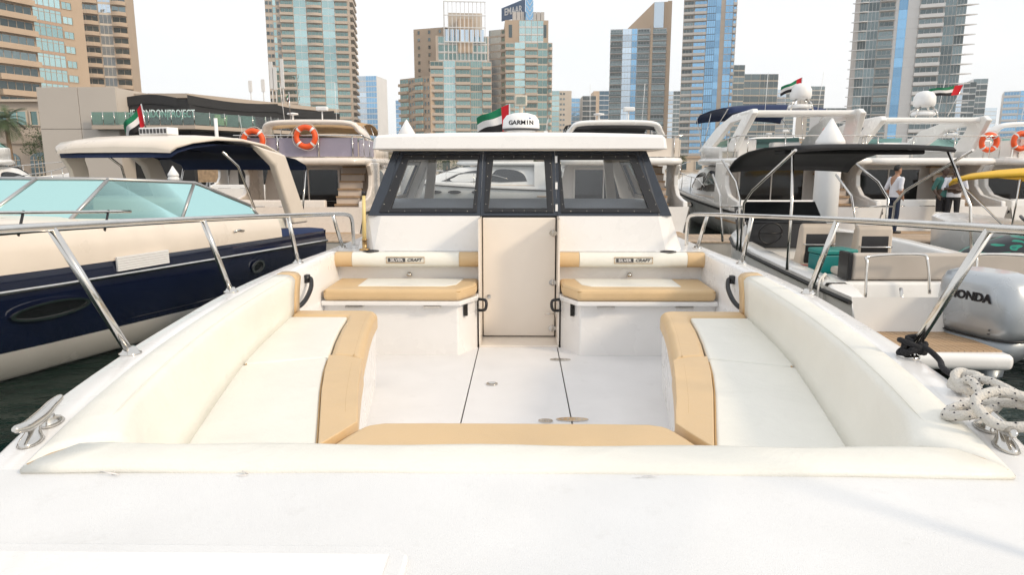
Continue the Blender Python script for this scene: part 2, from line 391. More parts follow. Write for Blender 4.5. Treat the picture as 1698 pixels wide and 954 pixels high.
# front bolster
pr = [(1.537, GZ+0.003), (1.533, GZ+0.012), (1.543, GZ+0.022), (1.575, GZ+0.027), (1.66, GZ+0.026), (1.695, GZ+0.016), (1.715, GZ-0.02), (1.735, 1.05), (1.62, 1.05), (1.60, GZ+0.003)]
rr = []
for i in range(25):
    t = -1 + 2*i/24
    ring = []
    for y, z in pr:
        half = 1.197 - max(0, (y-1.535))*0.52
        wob = 0.002*math.sin(13*t+y*20)
        ring.append((half*t, y+wob*0.5, z+wob))
    rr.append(ring)
bpart(MB().loft(rr), 'front_bolster', vinyl, label='long cream white vinyl bolster across the front of the bow seat')
# loose threads on the bolster seam
for x0 in (-0.96, -0.64, 0.31):
    p = [(x0+0.012*i*random.uniform(-1, 1.5), 1.53-0.004*i, GZ+0.012+0.006*math.sin(i*1.7+x0*30)) for i in range(5)]
    bpart(MB().tube(p, 0.0011, 5), 'loose_thread', f_white)
# seat boxes
def box_wall(s):
    b = MB(); ysb = [2.50, 2.6, 2.8, 3.0, 3.2, 3.4, 3.7, 4.0, 4.3, 4.60]
    b.loft([[(s*(xi(y)+0.012), y, 0.99), (s*(xi(y)+0.03), y, 0.55)] for y in ysb], False, False)
    b.add([(s*0.99, 4.60, 0.99), (s*1.6, 4.60, 0.99), (s*1.6, 4.60, 0.55), (s*1.01, 4.60, 0.55)], [(0, 1, 2, 3)])
    return b
for s in (-1, 1): bpart(box_wall(s), 'seat_box', gel)
bpart(MB().box(-0.66, 0.66, 2.30, 2.50, 0.55, 0.99), 'front_seat_box', gel)
# seat cushions (plan polygons with soft edges)
def pad(poly, z0, z1, m, name, bev=0.03, label=None, seg=4, parent=None):
    return bpart(MB().prism(poly, z0, z1), name, m, bevel=bev, seg=seg, label=label, parent=parent or boat)
SZ = 1.108
for s in (-1, 1):
    q = lambda pts: [(s*x, y) for x, y in pts]
    seam = lambda t: 3.30 + 0.16*min(1, t*1.3) - 0.05*max(0, t-0.7)
    pa = [(xs(y)+0.02, y) for y in (3.325, 3.7, 4.1, 4.44)] + [(xt(y), y) for y in (4.44, 4.1, 3.8, 3.475)] + [(1.2, 3.40)]
    pad(q(pa), 0.99, SZ, vinyl, 'seat_cushion', 0.018, 'white vinyl aft seat pad with tan border')
    pn = [(xs(y)+0.02, y) for y in (1.78, 2.3, 2.8, 3.31)] + [(1.2, 3.385), (xt(3.46)-0.003, 3.46)] + [(xt(y), y) for y in (3.2, 2.9, 2.6, 2.29, 1.78)]
    pad(q(pn), 0.99, SZ, vinyl, 'seat_cushion', 0.018, 'white vinyl forward seat pad with tan border')
    ta = [(xs(4.62)+0.01, 4.447), (xs(4.62)+0.01, 4.62), (1.05, 4.625), (0.99, 4.60), (0.965, 4.54)] + [(xi(y), y) for y in (4.3, 4.0, 3.7, 3.405)] + [(0.9, 3.462), (xt(3.47)-0.005, 3.475)] + [(xt(y)-0.004, y) for y in (3.8, 4.1, 4.36)] + [(1.15, 4.435)]
    pad(q(ta), 0.975, SZ+0.010, tan, 'seat_border', 0.042, 'tan vinyl border of the aft seat pad', 5)
    tn = [(xt(y)-0.004, y) for y in (3.465, 3.2, 2.9, 2.6, 2.30)] + [(0.712, 2.262), (0.655, 2.41), (0.618, 2.515)] + [(xi(y), y) for y in (2.62, 2.8, 3.0, 3.2, 3.392)] + [(0.9, 3.452)]
    pad(q(tn), 0.975, SZ+0.012, tan, 'seat_border', 0.042, 'tan vinyl border of the forward seat pad', 5)
    # welted seams: backrest foot, tan border and its stitching
    bpart(MB().tube([(s*(xs(y)-0.004), y, SZ-0.006) for y in [1.80+0.1*k for k in range(28)]], 0.0045, 6), 'piping', piping)
    bpart(MB().tube([(s*(xt(y)+0.002), y, SZ-0.004) for y in [1.80+0.1*k for k in range(17)]], 0.004, 6), 'piping', piping)
    bpart(MB().tube([(s*(xi(y)+0.052), y, SZ+0.0105) for y in [2.62+0.1*k for k in range(8)]], 0.0018, 5), 'stitching', piping)
    bpart(MB().tube([(s*(xi(y)+0.052), y, SZ+0.0085) for y in [3.46+0.1*k for k in range(11)]], 0.0018, 5), 'stitching', piping)
    bpart(MB().tube([(s*(xc(y)-0.118), y, GZ+0.0185) for y in [1.78+0.1*k for k in range(28)]], 0.0017, 5), 'stitching', vinyl)
    bpart(MB().tube([(s*1.188, 1.548, GZ+0.021), (s*1.165, 1.60, GZ+0.026), (s*1.13, 1.66, GZ+0.025), (s*1.112, 1.695, GZ+0.014)], 0.0022, 5), 'piping', piping)
    # strap loop at the seat base
    st = MB(); c = Vector((s*0.685, 2.74, 0.965))
    lp = [c + Vector((s*(-0.05*math.sin(a)), 0.05*math.cos(a)*0.8, -0.035+0.045*math.cos(a))) for a in [2*math.pi*i/14 for i in range(15)]]
    for a, b in zip(lp, lp[1:]):
        st.add([a+Vector((0, -0.012, 0)), a+Vector((0, 0.012, 0)), b+Vector((0, 0.012, 0)), b+Vector((0, -0.012, 0))], [(0, 1, 2, 3)])
    bpart(st, 'strap_loop', tan)
tf = [(-0.595, 2.515), (-0.52, 2.545), (-0.3, 2.55), (0.3, 2.55), (0.52, 2.545), (0.595, 2.515), (0.645, 2.40), (0.70, 2.25), (-0.70, 2.25), (-0.645, 2.40)]
pad(tf, 0.975, SZ+0.006, tan, 'seat_border', 0.045, 'tan vinyl front edge across the bow seat', 5)
pad([(-0.70, 1.77), (0.70, 1.77), (0.70, 2.245), (-0.70, 2.245)], 0.98, SZ-0.002, vinyl, 'seat_cushion', 0.02, 'white vinyl front seat pad behind the bolster')
# cockpit floor panels with joints
bpart(MB().box(-1.6, 1.6, 1.6, 6.1, 0.50, 0.54), 'floor_base', gap)
for x0, x1 in ((-1.59, -0.352), (-0.344, 0.327), (0.335, 1.59)):
    bpart(MB().prism([(x0, 2.3), (x1, 2.3), (x1, 5.70), (x0, 5.70)], 0.541, 0.56), 'floor_panel', gel_floor, bevel=0.003, seg=2)
for (hx, hy, l_) in ((0.335, 5.31, 0.085), (0.335, 3.99, 0.10), (0.17, 3.965, 0.045)):
    h = MB(); h.prism([(hx+l_*math.cos(a)*1.0, hy+0.032*math.sin(a)) for a in [2*math.pi*i/16 for i in range(16)]], 0.561, 0.567)
    for dx in (-0.6, -0.25, 0.25, 0.6): h.lathe([(0.006, 0), (0.006, 0.002), (0.0, 0.0025)], (hx+dx*l_, hy, 0.567), 8)
    bpart(h, 'floor_hinge', steel)
bpart(MB().lathe([(0.042, 0), (0.042, 0.006), (0.03, 0.008), (0.028, 0.002), (0.0, 0.002)], (-0.19, 4.68, 0.561), 18), 'floor_latch', steel)
# aft benches
ZB = 1.03
for s in (-1, 1):
    q = lambda pts: [(s*x, y) for x, y in pts]
    bn = MB(); bn.prism(q([(1.60, 5.44), (0.50, 5.44), (0.36, 5.69), (0.36, 5.95), (1.60, 5.95)]), 0.55, 0.985)
    bench = bpart(bn, 'bench_base', gel, bevel=0.012, label='white moulded bench base below the cabin windows')
    bpart(MB().box(min(s*0.425, s*0.455), max(s*0.425, s*0.455), 5.50, 5.54, 0.88, 0.98), 'drain_slot', gap, parent=bench)
    bpart(MB().prism(q([(1.597, 5.365), (0.47, 5.365), (0.345, 5.60), (0.345, 5.95), (1.597, 5.95)]), 0.990, ZB), 'bench_lid', gel, bevel=0.010)
    for hx in (1.33, 0.70): bpart(MB().box(s*hx-0.07, s*hx+0.07, 5.358, 5.44, 0.976, 0.989), 'lid_hinge', steel, parent=bench)
    cu = pad(q([(1.575, 5.352), (0.475, 5.352), (0.36, 5.59), (0.352, 5.93), (1.585, 5.93)]), ZB+0.002, 1.128, tan, 'bench_cushion', 0.034, 'tan vinyl bench cushion with a white centre', 5)
    pad(q([(1.33, 5.50), (0.60, 5.50), (0.52, 5.58), (0.48, 5.88), (1.33, 5.88)]), 1.10, 1.133, vinyl, 'cushion_panel', 0.012, None, 3, cu)
    sn = MB()
    for (ax, ay), (bx_, by_) in zip([(1.57, 5.36), (0.48, 5.36), (0.365, 5.595)], [(0.48, 5.36), (0.365, 5.595), (0.357, 5.92)]):
        sn.tube([(s*ax, ay, 1.108), (s*bx_, by_, 1.108)], 0.004, 5)
    bpart(sn, 'piping', piping, parent=cu)
    # backrest roll
    for a, b, m, lb in ((1.60, 1.452, tan, 'tan'), (1.45, 0.522, vinyl, 'white'), (0.52, 0.345, tan, 'tan')):
        x0, x1 = sorted((s*a, s*b)); pr2 = [(5.94, 1.238), (5.86, 1.238), (5.838, 1.262), (5.832, 1.30), (5.84, 1.34), (5.865, 1.362), (5.94, 1.362)]
        ro = bpart(MB().loft([[(x, y, z) for y, z in pr2] for x in (x0, x0+0.004, x1-0.004, x1)]), 'bench_backrest', m, label=lb+' vinyl section of the narrow bench backrest')
        if lb == 'white':
            cxx = s*0.985 - 0.0; yb = 5.829
            bpart(MB().ring([(cxx-0.165, yb, 1.272), (cxx+0.165, yb, 1.272), (cxx+0.165, yb, 1.328), (cxx-0.165, yb, 1.328)], [(cxx-0.162, yb, 1.275), (cxx+0.162, yb, 1.275), (cxx+0.162, yb, 1.325), (cxx-0.162, yb, 1.325)], (0, 0.01, 0)), 'logo_border', piping, parent=ro)
            bpart(MB().box(cxx-0.15, cxx+0.0, yb-0.001, yb+0.012, 1.284, 1.316), 'logo_block', grey_ink, parent=ro)
            text('SILVER', 0.034, f_white, ro, facing((cxx-0.075, yb-0.0025, 1.30)), depth=0.0008, bold=0.0006, sx=1.12)
            text('CRAFT', 0.036, grey_ink, ro, facing((cxx+0.078, yb-0.0015, 1.30)), depth=0.0008, bold=0.0010, shear=0.25, sx=1.15)
    # bulkhead behind the bench, ledge
    bk = MB(); x0, x1 = sorted((s*0.345, s*1.60)); bk.box(x0, x1, 5.95, 6.0, 0.55, GZ-0.002)
    bpart(bk, 'bulkhead', gel)
    bpart(MB().lathe([(0.025, 0), (0.02, 0.015), (0.012, 0.03), (0, 0.032)], (s*0.97, 5.93, 1.150), 12), 'snap_latch', steel)
    # grab handles
    gx = s*1.592; A = Vector((gx, 5.02, 1.27)); Bq = Vector((gx, 4.72, 1.12))
    hp = [A, A+Vector((-s*0.035, -0.01, 0.0)), A.lerp(Bq, 0.3)+Vector((-s*0.06, 0, -0.005)), A.lerp(Bq, 0.7)+Vector((-s*0.06, 0, -0.005)), Bq+Vector((-s*0.035, 0.01, 0)), Bq]
    hd = MB().tube(spline(hp, 5), 0.017, 8)
    for e in (A, Bq): hd.lathe([(0.03, -0.03), (0.03, 0.03)], e, 10)
    bpart(hd, 'grab_handle', black, label='black plastic grab handle on the inner side')
    # small handle at the door recess
    hx = s*0.335
    hd = MB().tube(spline([(hx+s*0.02, 5.66, 0.99), (hx-s*0.05, 5.64, 0.985), (hx-s*0.06, 5.62, 0.94), (hx-s*0.04, 5.64, 0.90), (hx+s*0.02, 5.66, 0.895)], 5), 0.013, 7)
    bpart(hd, 'door_handle', black)
# cup rings on the ledge
for s in (-1, 1):
    c = (s*1.30, 5.925, GZ+0.004)
    bpart(MB().lathe([(0.07, 0), (0.07, 0.006), (0.055, 0.006), (0.05, -0.02), (0.0, -0.02)], c, 20), 'cup_ring', black)
# door recess: sill, jambs and door
bpart(MB().box(-0.345, 0.345, 5.70, 6.06, 0.50, 0.575), 'door_sill', gel_cream, bevel=0.008)
for s in (-1, 1):
    x0, x1 = sorted((s*0.330, s*0.344)); bpart(MB().box(x0, x1, 5.70, 6.04, 0.58, 1.665), 'door_jamb', gel_cream)
door = bpart(MB().box(-0.322, 0.319, 6.00, 6.03, 0.585, 1.655), 'cabin_door', gel_cream, bevel=0.008, label='plain cream cabin door between the two benches')
bpart(MB().box(-0.345, 0.345, 6.036, 6.05, 0.55, 1.67), 'door_frame', gap)
for z in (0.66, 1.08, 1.52):
    h = MB(); h.prism([(0.298+0.034*math.cos(a), z+0.026*math.sin(a)) for a in [2*math.pi*i/14 for i in range(14)]], 5.985, 5.999, axis='y'); h.tube([(0.298, 5.984, z-0.03), (0.298, 5.984, z+0.03)], 0.006, 6)
    bpart(h, 'hinge', steel, parent=door)
bpart(MB().box(-0.285, -0.255, 5.985, 5.999, 0.935, 0.965), 'lock', steel, parent=door)
lt = MB(); lt.tube([(0.33, 5.97, 0.80), (0.23, 5.95, 0.80)], 0.006, 6); lt.tube([(0.33, 5.97, 0.74), (0.33, 5.97, 0.84)], 0.007, 6)
bpart(lt, 'door_stay', steel, parent=door)
# ---------------- cabin
def fy(z): return 6.02 + max(0, z-1.665)*0.40        # the windows lean back
for s in (-1, 1):
    cf = MB()
    cf.hexa([(s*0.346, 5.985, GZ), (s*1.29, 5.985, GZ), (s*1.29, 6.1, GZ), (s*0.346, 6.1, GZ)], [(s*0.346, 6.015, 1.668), (s*1.22, 6.015, 1.668), (s*1.22, 6.1, 1.668), (s*0.346, 6.1, 1.668)])
    cf.add([(s*1.29, 5.985, GZ), (s*1.475, 6.20, GZ), (s*1.34, 6.06, 1.668), (s*1.22, 6.015, 1.668)], [(0, 1, 2, 3)])
    cf.add([(s*1.475, 6.20, GZ), (s*1.475, 8.9, GZ), (s*1.36, 8.9, 1.70), (s*1.34, 6.06, 1.668)], [(0, 1, 2, 3)])
    cabin = bpart(cf, 'cabin_front', gel, label='sloping white panel of the cabin front below the windows')
ZT = 2.235
def wq(xl0, xl1, xr0, xr1, z0, z1, dy=0):           # quad in the leaning window plane: bottom-left, bottom-right, top-right, top-left
    return [Vector((xl0, fy(z0)+dy, z0)), Vector((xr0, fy(z0)+dy, z0)), Vector((xr1, fy(z1)+dy, z1)), Vector((xl1, fy(z1)+dy, z1))]
wins = [((-1.335, -1.135, -0.346, -0.328), (-1.135, -0.995, -0.41, -0.375)), ((-0.343, -0.325, 0.333, 0.315), (-0.272, -0.235, 0.245, 0.222)), ((0.336, 0.318, 1.335, 1.135), (0.40, 0.365, 1.135, 0.985))]
for i, (oq, iq) in enumerate(wins):
    out = wq(oq[0], oq[1], oq[2], oq[3], 1.67, ZT); 
    mid = wq(*[oq[j] + (0.05 if j < 2 else -0.05)*(1.9 if (i == 0 and j < 2) or (i == 2 and j > 1) else 0.6) for j in range(4)], 1.70, 2.20)
    inn = wq(iq[0], iq[1], iq[2], iq[3], 1.735, 2.155)
    fr = bpart(MB().ring(out, mid, (0, 0.05, 0)), 'window_frame', darkframe, label='dark blue window surround of the cabin front')
    bpart(MB().ring([p+Vector((0, -0.014, 0)) for p in mid], [p+Vector((0, -0.014, 0)) for p in inn], (0, 0.05, 0)), 'inner_frame', black, parent=fr, bevel=0.004, seg=2)
    bpart(MB().add([p+Vector((0, 0.012, 0)) for p in inn], [(0, 1, 2, 3)]), 'window_pane', cabin_glass, parent=fr, fix=False)
    bolts = []
    for a, b, n in ((mid[0], mid[1], 6), (mid[1], mid[2], 4), (mid[2], mid[3], 6), (mid[3], mid[0], 4)):
        c = (inn[0]+inn[1]+inn[2]+inn[3])/4
        for k in range(n):
            p = a.lerp(b, (k+0.5)/n); p = p + (c-p).normalized()*0.018 + Vector((0, -0.018, 0))
            bpart(MB().lathe([(0.0038, -0.004), (0.0038, 0.002), (0.002, 0.003), (0, 0.003)], p, 6), 'bolt', steel, parent=fr)
# door-window hinges on the mullion
for z in (1.74, 1.93, 2.16):
    bpart(MB().box(0.318, 0.338, fy(z)-0.022, fy(z)-0.002, z-0.03, z+0.03), 'window_hinge', white_paint)
# side walls with window openings, aft posts, dash, wheel
for s in (-1, 1):
    X = lambda z: s*(1.34 - (z-1.67)*0.355)
    o4 = [(X(1.67), 6.06, 1.67), (X(1.70), 8.9, 1.70), (X(2.24), 8.7, 2.24), (X(2.24), 6.27, 2.24)]
    i4 = [(X(1.76), 6.36, 1.76), (X(1.76), 7.75, 1.76), (X(2.15), 7.95, 2.15), (X(2.15), 6.50, 2.15)]
    sw = bpart(MB().ring(o4, i4, (-s*0.04, 0, 0)), 'cabin_side', boat_cream if s > 0 else gel, bevel=0.006, seg=2)
    bpart(MB().ring([(a-s*0.001, b, c) for a, b, c in i4], [(X(1.80), 6.45, 1.80), (X(1.80), 7.60, 1.80), (X(2.11), 7.80, 2.11), (X(2.11), 6.56, 2.11)], (-s*0.03, 0, 0)), 'side_window_frame', darkframe, parent=sw)
    bpart(MB().add([(X(1.80)-s*0.015, 6.45, 1.80), (X(1.80)-s*0.015, 7.60, 1.80), (X(2.11)-s*0.015, 7.80, 2.11), (X(2.11)-s*0.015, 6.56, 2.11)], [(0, 1, 2, 3)]), 'side_window_pane', cabin_glass, parent=sw, fix=False)
    # front corner pillar
    bpart(MB().hexa([(s*1.345, 6.05, 1.669), (s*1.225, 6.018, 1.669), (s*1.225, 6.10, 1.669), (s*1.325, 6.14, 1.669)], [(s*1.142, 6.28, 2.24), (s*1.07, 6.245, 2.24), (s*1.07, 6.32, 2.24), (s*1.125, 6.36, 2.24)]), 'corner_pillar', darkframe)
    bpart(MB().hexa([(s*1.30, 8.60, 1.0), (s*1.16, 8.60, 1.0), (s*1.16, 8.66, 1.0), (s*1.30, 8.66, 1.0)], [(s*1.12, 8.52, 2.24), (s*1.02, 8.52, 2.24), (s*1.02, 8.58, 2.24), (s*1.12, 8.58, 2.24)]), 'aft_post', gel_cream)
dash = bpart(MB().hexa([(-1.28, 6.10, 1.60), (1.28, 6.10, 1.60), (1.28, 6.75, 1.60), (-1.28, 6.75, 1.60)], [(-1.28, 6.10, 1.69), (1.28, 6.10, 1.69), (1.28, 6.60, 1.80), (-1.28, 6.60, 1.80)]), 'dashboard', pm('grey_dash', (0.42, 0.44, 0.48), 0.5), bevel=0.02)
# roof
rp = []
for x in [-1.295, -1.27, -1.1, -0.6, 0, 0.6, 1.1, 1.27, 1.295]:
    cam_ = 0.022*(1-(x/1.3)**2); e = 0.0 if abs(x) < 1.2 else (0.004 if abs(x) < 1.28 else 0.022)
    rp.append([(x, 6.10+e, 2.247), (x*1.0, 6.088+e, 2.253), (x*0.992, 6.105+e, 2.350+cam_*0.6-e*0.5), (x*0.985, 6.135+e, 2.374+cam_-e), (x*0.985, 7.6, 2.39+cam_-e), (x*0.985, 8.95, 2.37+cam_-e), (x, 9.02, 2.30), (x, 8.98, 2.247)])
roof = bpart(MB().loft(rp, sm=False), 'roof', gel, bevel=0.010, ang=25, label='white hard top roof of the cabin')
bpart(MB().box(-1.25, 1.25, 6.16, 8.9, 2.236, 2.246), 'roof_lining', gel_cream, parent=roof)
# radar dome with lettering
rc = atY(864, 211, 8.2); rc.z = 2.40
rd = MB().lathe([(0.02, 0.0), (0.10, 0.0), (0.10, 0.10), (0.19, 0.11), (0.215, 0.125), (0.218, 0.15), (0.208, 0.235), (0.17, 0.285), (0.09, 0.31), (0, 0.312)], rc, 32)
radar = bpart(rd, 'radar_dome', white_paint, label='white radar dome with black lettering on the cabin roof')
bpart(MB().lathe([(0.19, 0.108), (0.222, 0.122), (0.222, 0.130), (0.20, 0.134)], rc, 32), 'radar_base_ring', grey_ink, parent=radar)
for i, ch in enumerate('GARMIN'):
    a = (-2.5+i)*0.235; r_ = 0.2145
    p = rc + Vector((r_*math.sin(a), -r_*math.cos(a), 0.192))
    text(ch, 0.070, f_black, radar, facing(p, (math.cos(a), math.sin(a), 0), (0.0, 0.05, 1)), depth=0.003, bold=0.0008, sx=1.1)
a = 0.52; p = rc + Vector((0.207*math.sin(a), -0.207*math.cos(a), 0.246))
M_ = facing(p, (math.cos(a), math.sin(a), 0), (0, 0.25, 1))
bpart(MB().slab([M_ @ Vector(v) for v in ((-0.013, -0.010, 0), (0.013, -0.010, 0), (0, 0.014, 0))], (0.0, -0.003, 0)), 'blue_triangle', blue_ink, parent=radar)
sl = atY(864, 168, 8.7); lp_ = MB().box(sl.x-0.075, sl.x+0.075, 8.66, 8.76, sl.z-0.055, sl.z+0.07); lp_.tube([(sl.x, 8.71, 2.38), (sl.x, 8.71, sl.z-0.05)], 0.03, 8)
so = bpart(lp_, 'searchlight', pm('beige_paint', (0.60, 0.55, 0.46), 0.5), bevel=0.012)
bpart(MB().box(sl.x-0.055, sl.x+0.055, 8.652, 8.659, sl.z-0.035, sl.z+0.05), 'lens', clear_glass, parent=so)
# whip aerial by the cabin
ab = atZ(605, 415, GZ); at = atY(603, 322, ab.y)
ae = bpart(MB().tube([(ab.x, ab.y, GZ+0.09), (at.x, at.y, at.z)], 0.018, 10, rad=[0.019, 0.015]), 'aerial_pole', yellow_pole, label='pale yellow aerial pole with black tip')
bpart(MB().lathe([(0.05, 0), (0.05, 0.012), (0.022, 0.018), (0.022, 0.09), (0.026, 0.09), (0.026, 0.10), (0, 0.10)], (ab.x, ab.y, GZ), 12), 'aerial_base', brass, parent=ae)
bpart(MB().lathe([(0.019, 0), (0.019, 0.035), (0, 0.036)], (at.x, at.y, at.z-0.01), 10), 'aerial_cap', black, parent=ae)
# rails
tops = [(2.45, 1.69, 1.882), (3.85, 1.79, 1.805), (5.10, 1.732, 1.735), (6.0, 1.645, 1.684)]
bases = [(2.615, 1.543), (3.97, 1.71), (5.215, 1.712), (6.20, 1.62)]
for s in (-1, 1):
    path = spline([(s*0.75, -0.1, 1.98), (s*1.18, 0.9, 1.965), (s*1.46, 1.6, 1.93)] + [(s*x, y, z) for y, x, z in tops] + [(s*1.60, 6.28, 1.662), (s*1.585, 6.42, 1.62), (s*1.585, 6.46, 1.50), (s*1.585, 6.46, GZ)], 8)
    rail = bpart(MB().tube(path, 0.0175, 10), 'bow_rail', steel, label='polished stainless bow rail on the ' + ('left' if s < 0 else 'right') + ' in the photo')
    for (ty, tx, tz), (by, bx_) in zip(tops, bases):
        bpart(MB().tube([(s*bx_, by, GZ), (s*tx, ty, tz)], 0.0165, 10), 'stanchion', steel, parent=rail)
        bpart(MB().lathe([(0.042, 0.0), (0.042, 0.006), (0.03, 0.012), (0.022, 0.03), (0, 0.03)], (s*bx_, by, GZ), 16), 'base_flange', steel, parent=rail)
    bpart(MB().tube([(s*1.12, 1.1, GZ), (s*1.32, 1.22, 1.95)], 0.0165, 10), 'stanchion', steel, parent=rail)
# mooring cleats
for s in (-1, 1):
    c = Vector((s*1.33, 1.80, GZ)); d = Vector((s*0.27, 1, 0)).normalized(); up = Vector((0, 0, 1)); e = Vector((d.y, -d.x, 0))
    cl = MB()
    bar = spline([c-d*0.135+up*0.062-e*0.010, c-d*0.09+up*0.052, c-d*0.03+up*0.046, c+d*0.03+up*0.046, c+d*0.09+up*0.052, c+d*0.135+up*0.062+e*0.010], 4)
    cl.tube(bar, 0.016, 12, rad=[0.006+0.013*math.sin(math.pi*min(1, max(0, i/(len(bar)-1))))**0.6 for i in range(len(bar))])
    cleat = bpart(cl, 'cleat', steel, label='polished steel mooring cleat on the gunwale')
    for k in (-1, 1):
        q = c+d*0.045*k
        bpart(MB().loft([[q + d*(0.055*k*t0) + (d*math.cos(a)*w1+e*math.sin(a)*w2) + up*h for a in [2*math.pi*i/14 for i in range(14)]] for h, w1, w2, t0 in ((0.002, 0.052, 0.030, 0.5), (0.012, 0.045, 0.025, 0.45), (0.026, 0.024, 0.017, 0.15), (0.044, 0.018, 0.014, 0.0))]), 'cleat_foot', steel, parent=cleat)
# ropes
def rope(name, pts, r, mat, label, flecks=False, n=5):
    path = spline(pts, n); o = MB().tube(path, r, 8).build(name, mat); tag(o, label, 'rope')
    if flecks:
        fl = MB()
        for i in range(2, len(path)-1, 2):
            t = (path[i+1]-path[i]).normalized(); a = t.cross(Vector((0, 0, 1))).normalized(); b = a.cross(t)
            for q in (0.4, 1.9, 3.6, 5.2):
                q += i*0.35; pp = path[i] + (a*math.cos(q)+b*math.sin(q))*r*0.97
                fl.lathe([(0.0, -0.0028), (0.0035, 0.0), (0.0, 0.0028)], pp, 5)
        tag(fl.build('fleck', rope_fleck, o), kind='stuff')
    return o
bp = Vector((1.545, 2.60, GZ))
kn = []
for i in range(34):
    a = i*0.62; kn.append(bp + Vector((0.036*math.cos(a)+0.012*math.sin(2.3*a), 0.036*math.sin(a), 0.018+0.055*i/34+0.014*math.sin(1.7*a))))
kn += [bp+Vector((0.03, -0.05, 0.05)), bp+Vector((0.05, -0.10, 0.02)), bp+Vector((0.02, -0.17, 0.012)), bp+Vector((0.0, -0.26, 0.012)), bp+Vector((-0.02, -0.34, 0.014)), Vector((1.50, 2.18, GZ+0.03))]
rope('black_mooring_rope', kn, 0.011, rope_black, 'thin black rope knotted round the foot of the right rail post')
cR = Vector((1.325, 1.79, GZ))
wp = [(1.50, 2.20, GZ+0.03), (1.47, 2.15, GZ+0.055), (1.46, 2.10, GZ+0.06), (1.44, 2.03, GZ+0.045), (1.42, 1.95, GZ+0.06), (1.37, 1.87, GZ+0.06), (1.27, 1.83, GZ+0.055), (1.24, 1.88, GZ+0.035), (1.31, 1.92, GZ+0.05), (1.40, 1.86, GZ+0.08),
      (1.44, 1.78, GZ+0.085), (1.38, 1.71, GZ+0.075), (1.29, 1.74, GZ+0.06), (1.27, 1.81, GZ+0.10), (1.35, 1.84, GZ+0.12), (1.44, 1.80, GZ+0.10), (1.50, 1.72, GZ+0.05), (1.58, 1.55, GZ-0.12), (1.70, 1.3, GZ-0.5)]
rope('white_mooring_rope', wp, 0.0145, rope_white, 'thick white flecked rope wound round the right bow cleat', True)
wp2 = [(1.475, 2.17, GZ+0.05), (1.49, 2.08, GZ+0.075), (1.50, 1.98, GZ+0.07), (1.52, 1.86, GZ+0.05), (1.55, 1.72, GZ+0.02), (1.60, 1.56, GZ-0.08), (1.74, 1.3, GZ-0.5)]
rope('white_mooring_rope', wp2, 0.0135, rope_white, 'straight white flecked rope running outboard past the right bow cleat', True)
kb = MB()
for i in range(3):
    kb.tube(spline([Vector((1.477, 2.165, GZ+0.045)) + Vector((0.030*math.cos(a+i), 0.034*math.sin(a+i*0.7), 0.022*math.sin(a*1.0+i*2.1))) for a in [2*math.pi*k/9 for k in range(10)]], 4), 0.015, 7)
tag(kb.build('rope_end_knot', rope_white), 'frayed white knot at the end of the mooring rope', 'rope')
# ------------------------------------------------------------------ pontoon and piles
plank_mat = pm('weathered_planks', (0.42, 0.32, 0.23), 0.75, var=0.25, scale=2.5, stretch=(9, 0.6, 1))
concrete = pm('pontoon_concrete', (0.40, 0.38, 0.35), 0.8, var=0.15, bump=0.2)
pont = root('pontoon', 'long floating pontoon with timber decking in front of the moored yachts', 'pontoon', (0, 16.7, 0))
MB().box(-45, 45, -0.85, 0.85, -0.2, 0.34).build('float', concrete, pont)
pk = MB().box(0, 0.146, -0.87, 0.87, 0.342, 0.375).mesh('plank', plank_mat)
far_pl = MB()
for i in range(600):
    x = -45 + i*0.15
    if -8.6 < x < 18: inst('plank', pk, pont, (x, 0, 0))
    else: far_pl.box(x, x+0.146, -0.87, 0.87, 0.342, 0.375)
tag(far_pl.build('far_planks', plank_mat, pont), kind='stuff')
def pile(px, pyt, pyb, Y, wpx, label):
    c = atY(px, pyt, Y); r = wpx/FPX*Y/2; zt = c.z
    o = root('mooring_pile', label, 'pile', (c.x, Y, 0), 0, 'white mooring piles')
    MB().lathe([(r*0.85, -1), (r*0.85, zt-3*r), (r*0.85, zt-2.75*r)], n=20).build('shaft', white_paint, o)
    MB().lathe([(r*0.86, zt-2.74*r), (r, zt-2.6*r), (r, zt-2.15*r), (r*0.85, zt-2.05*r), (r*0.85, zt-1.95*r), (r*0.98, zt-1.85*r), (r*0.96, zt-1.55*r), (r*0.05, zt), (0, zt)], n=20).build('cone_cap', white_paint, o)
pile(674, 198, 230, 19.5, 30, 'white cone topped mooring pile showing above the cabin roof')
pile(1380, 196, 360, 15.2, 46, 'thick white cone topped mooring pile beside the black canopy')
pile(286, 275, 300, 27.0, 18, 'small white mooring pile behind the navy boat windshield')

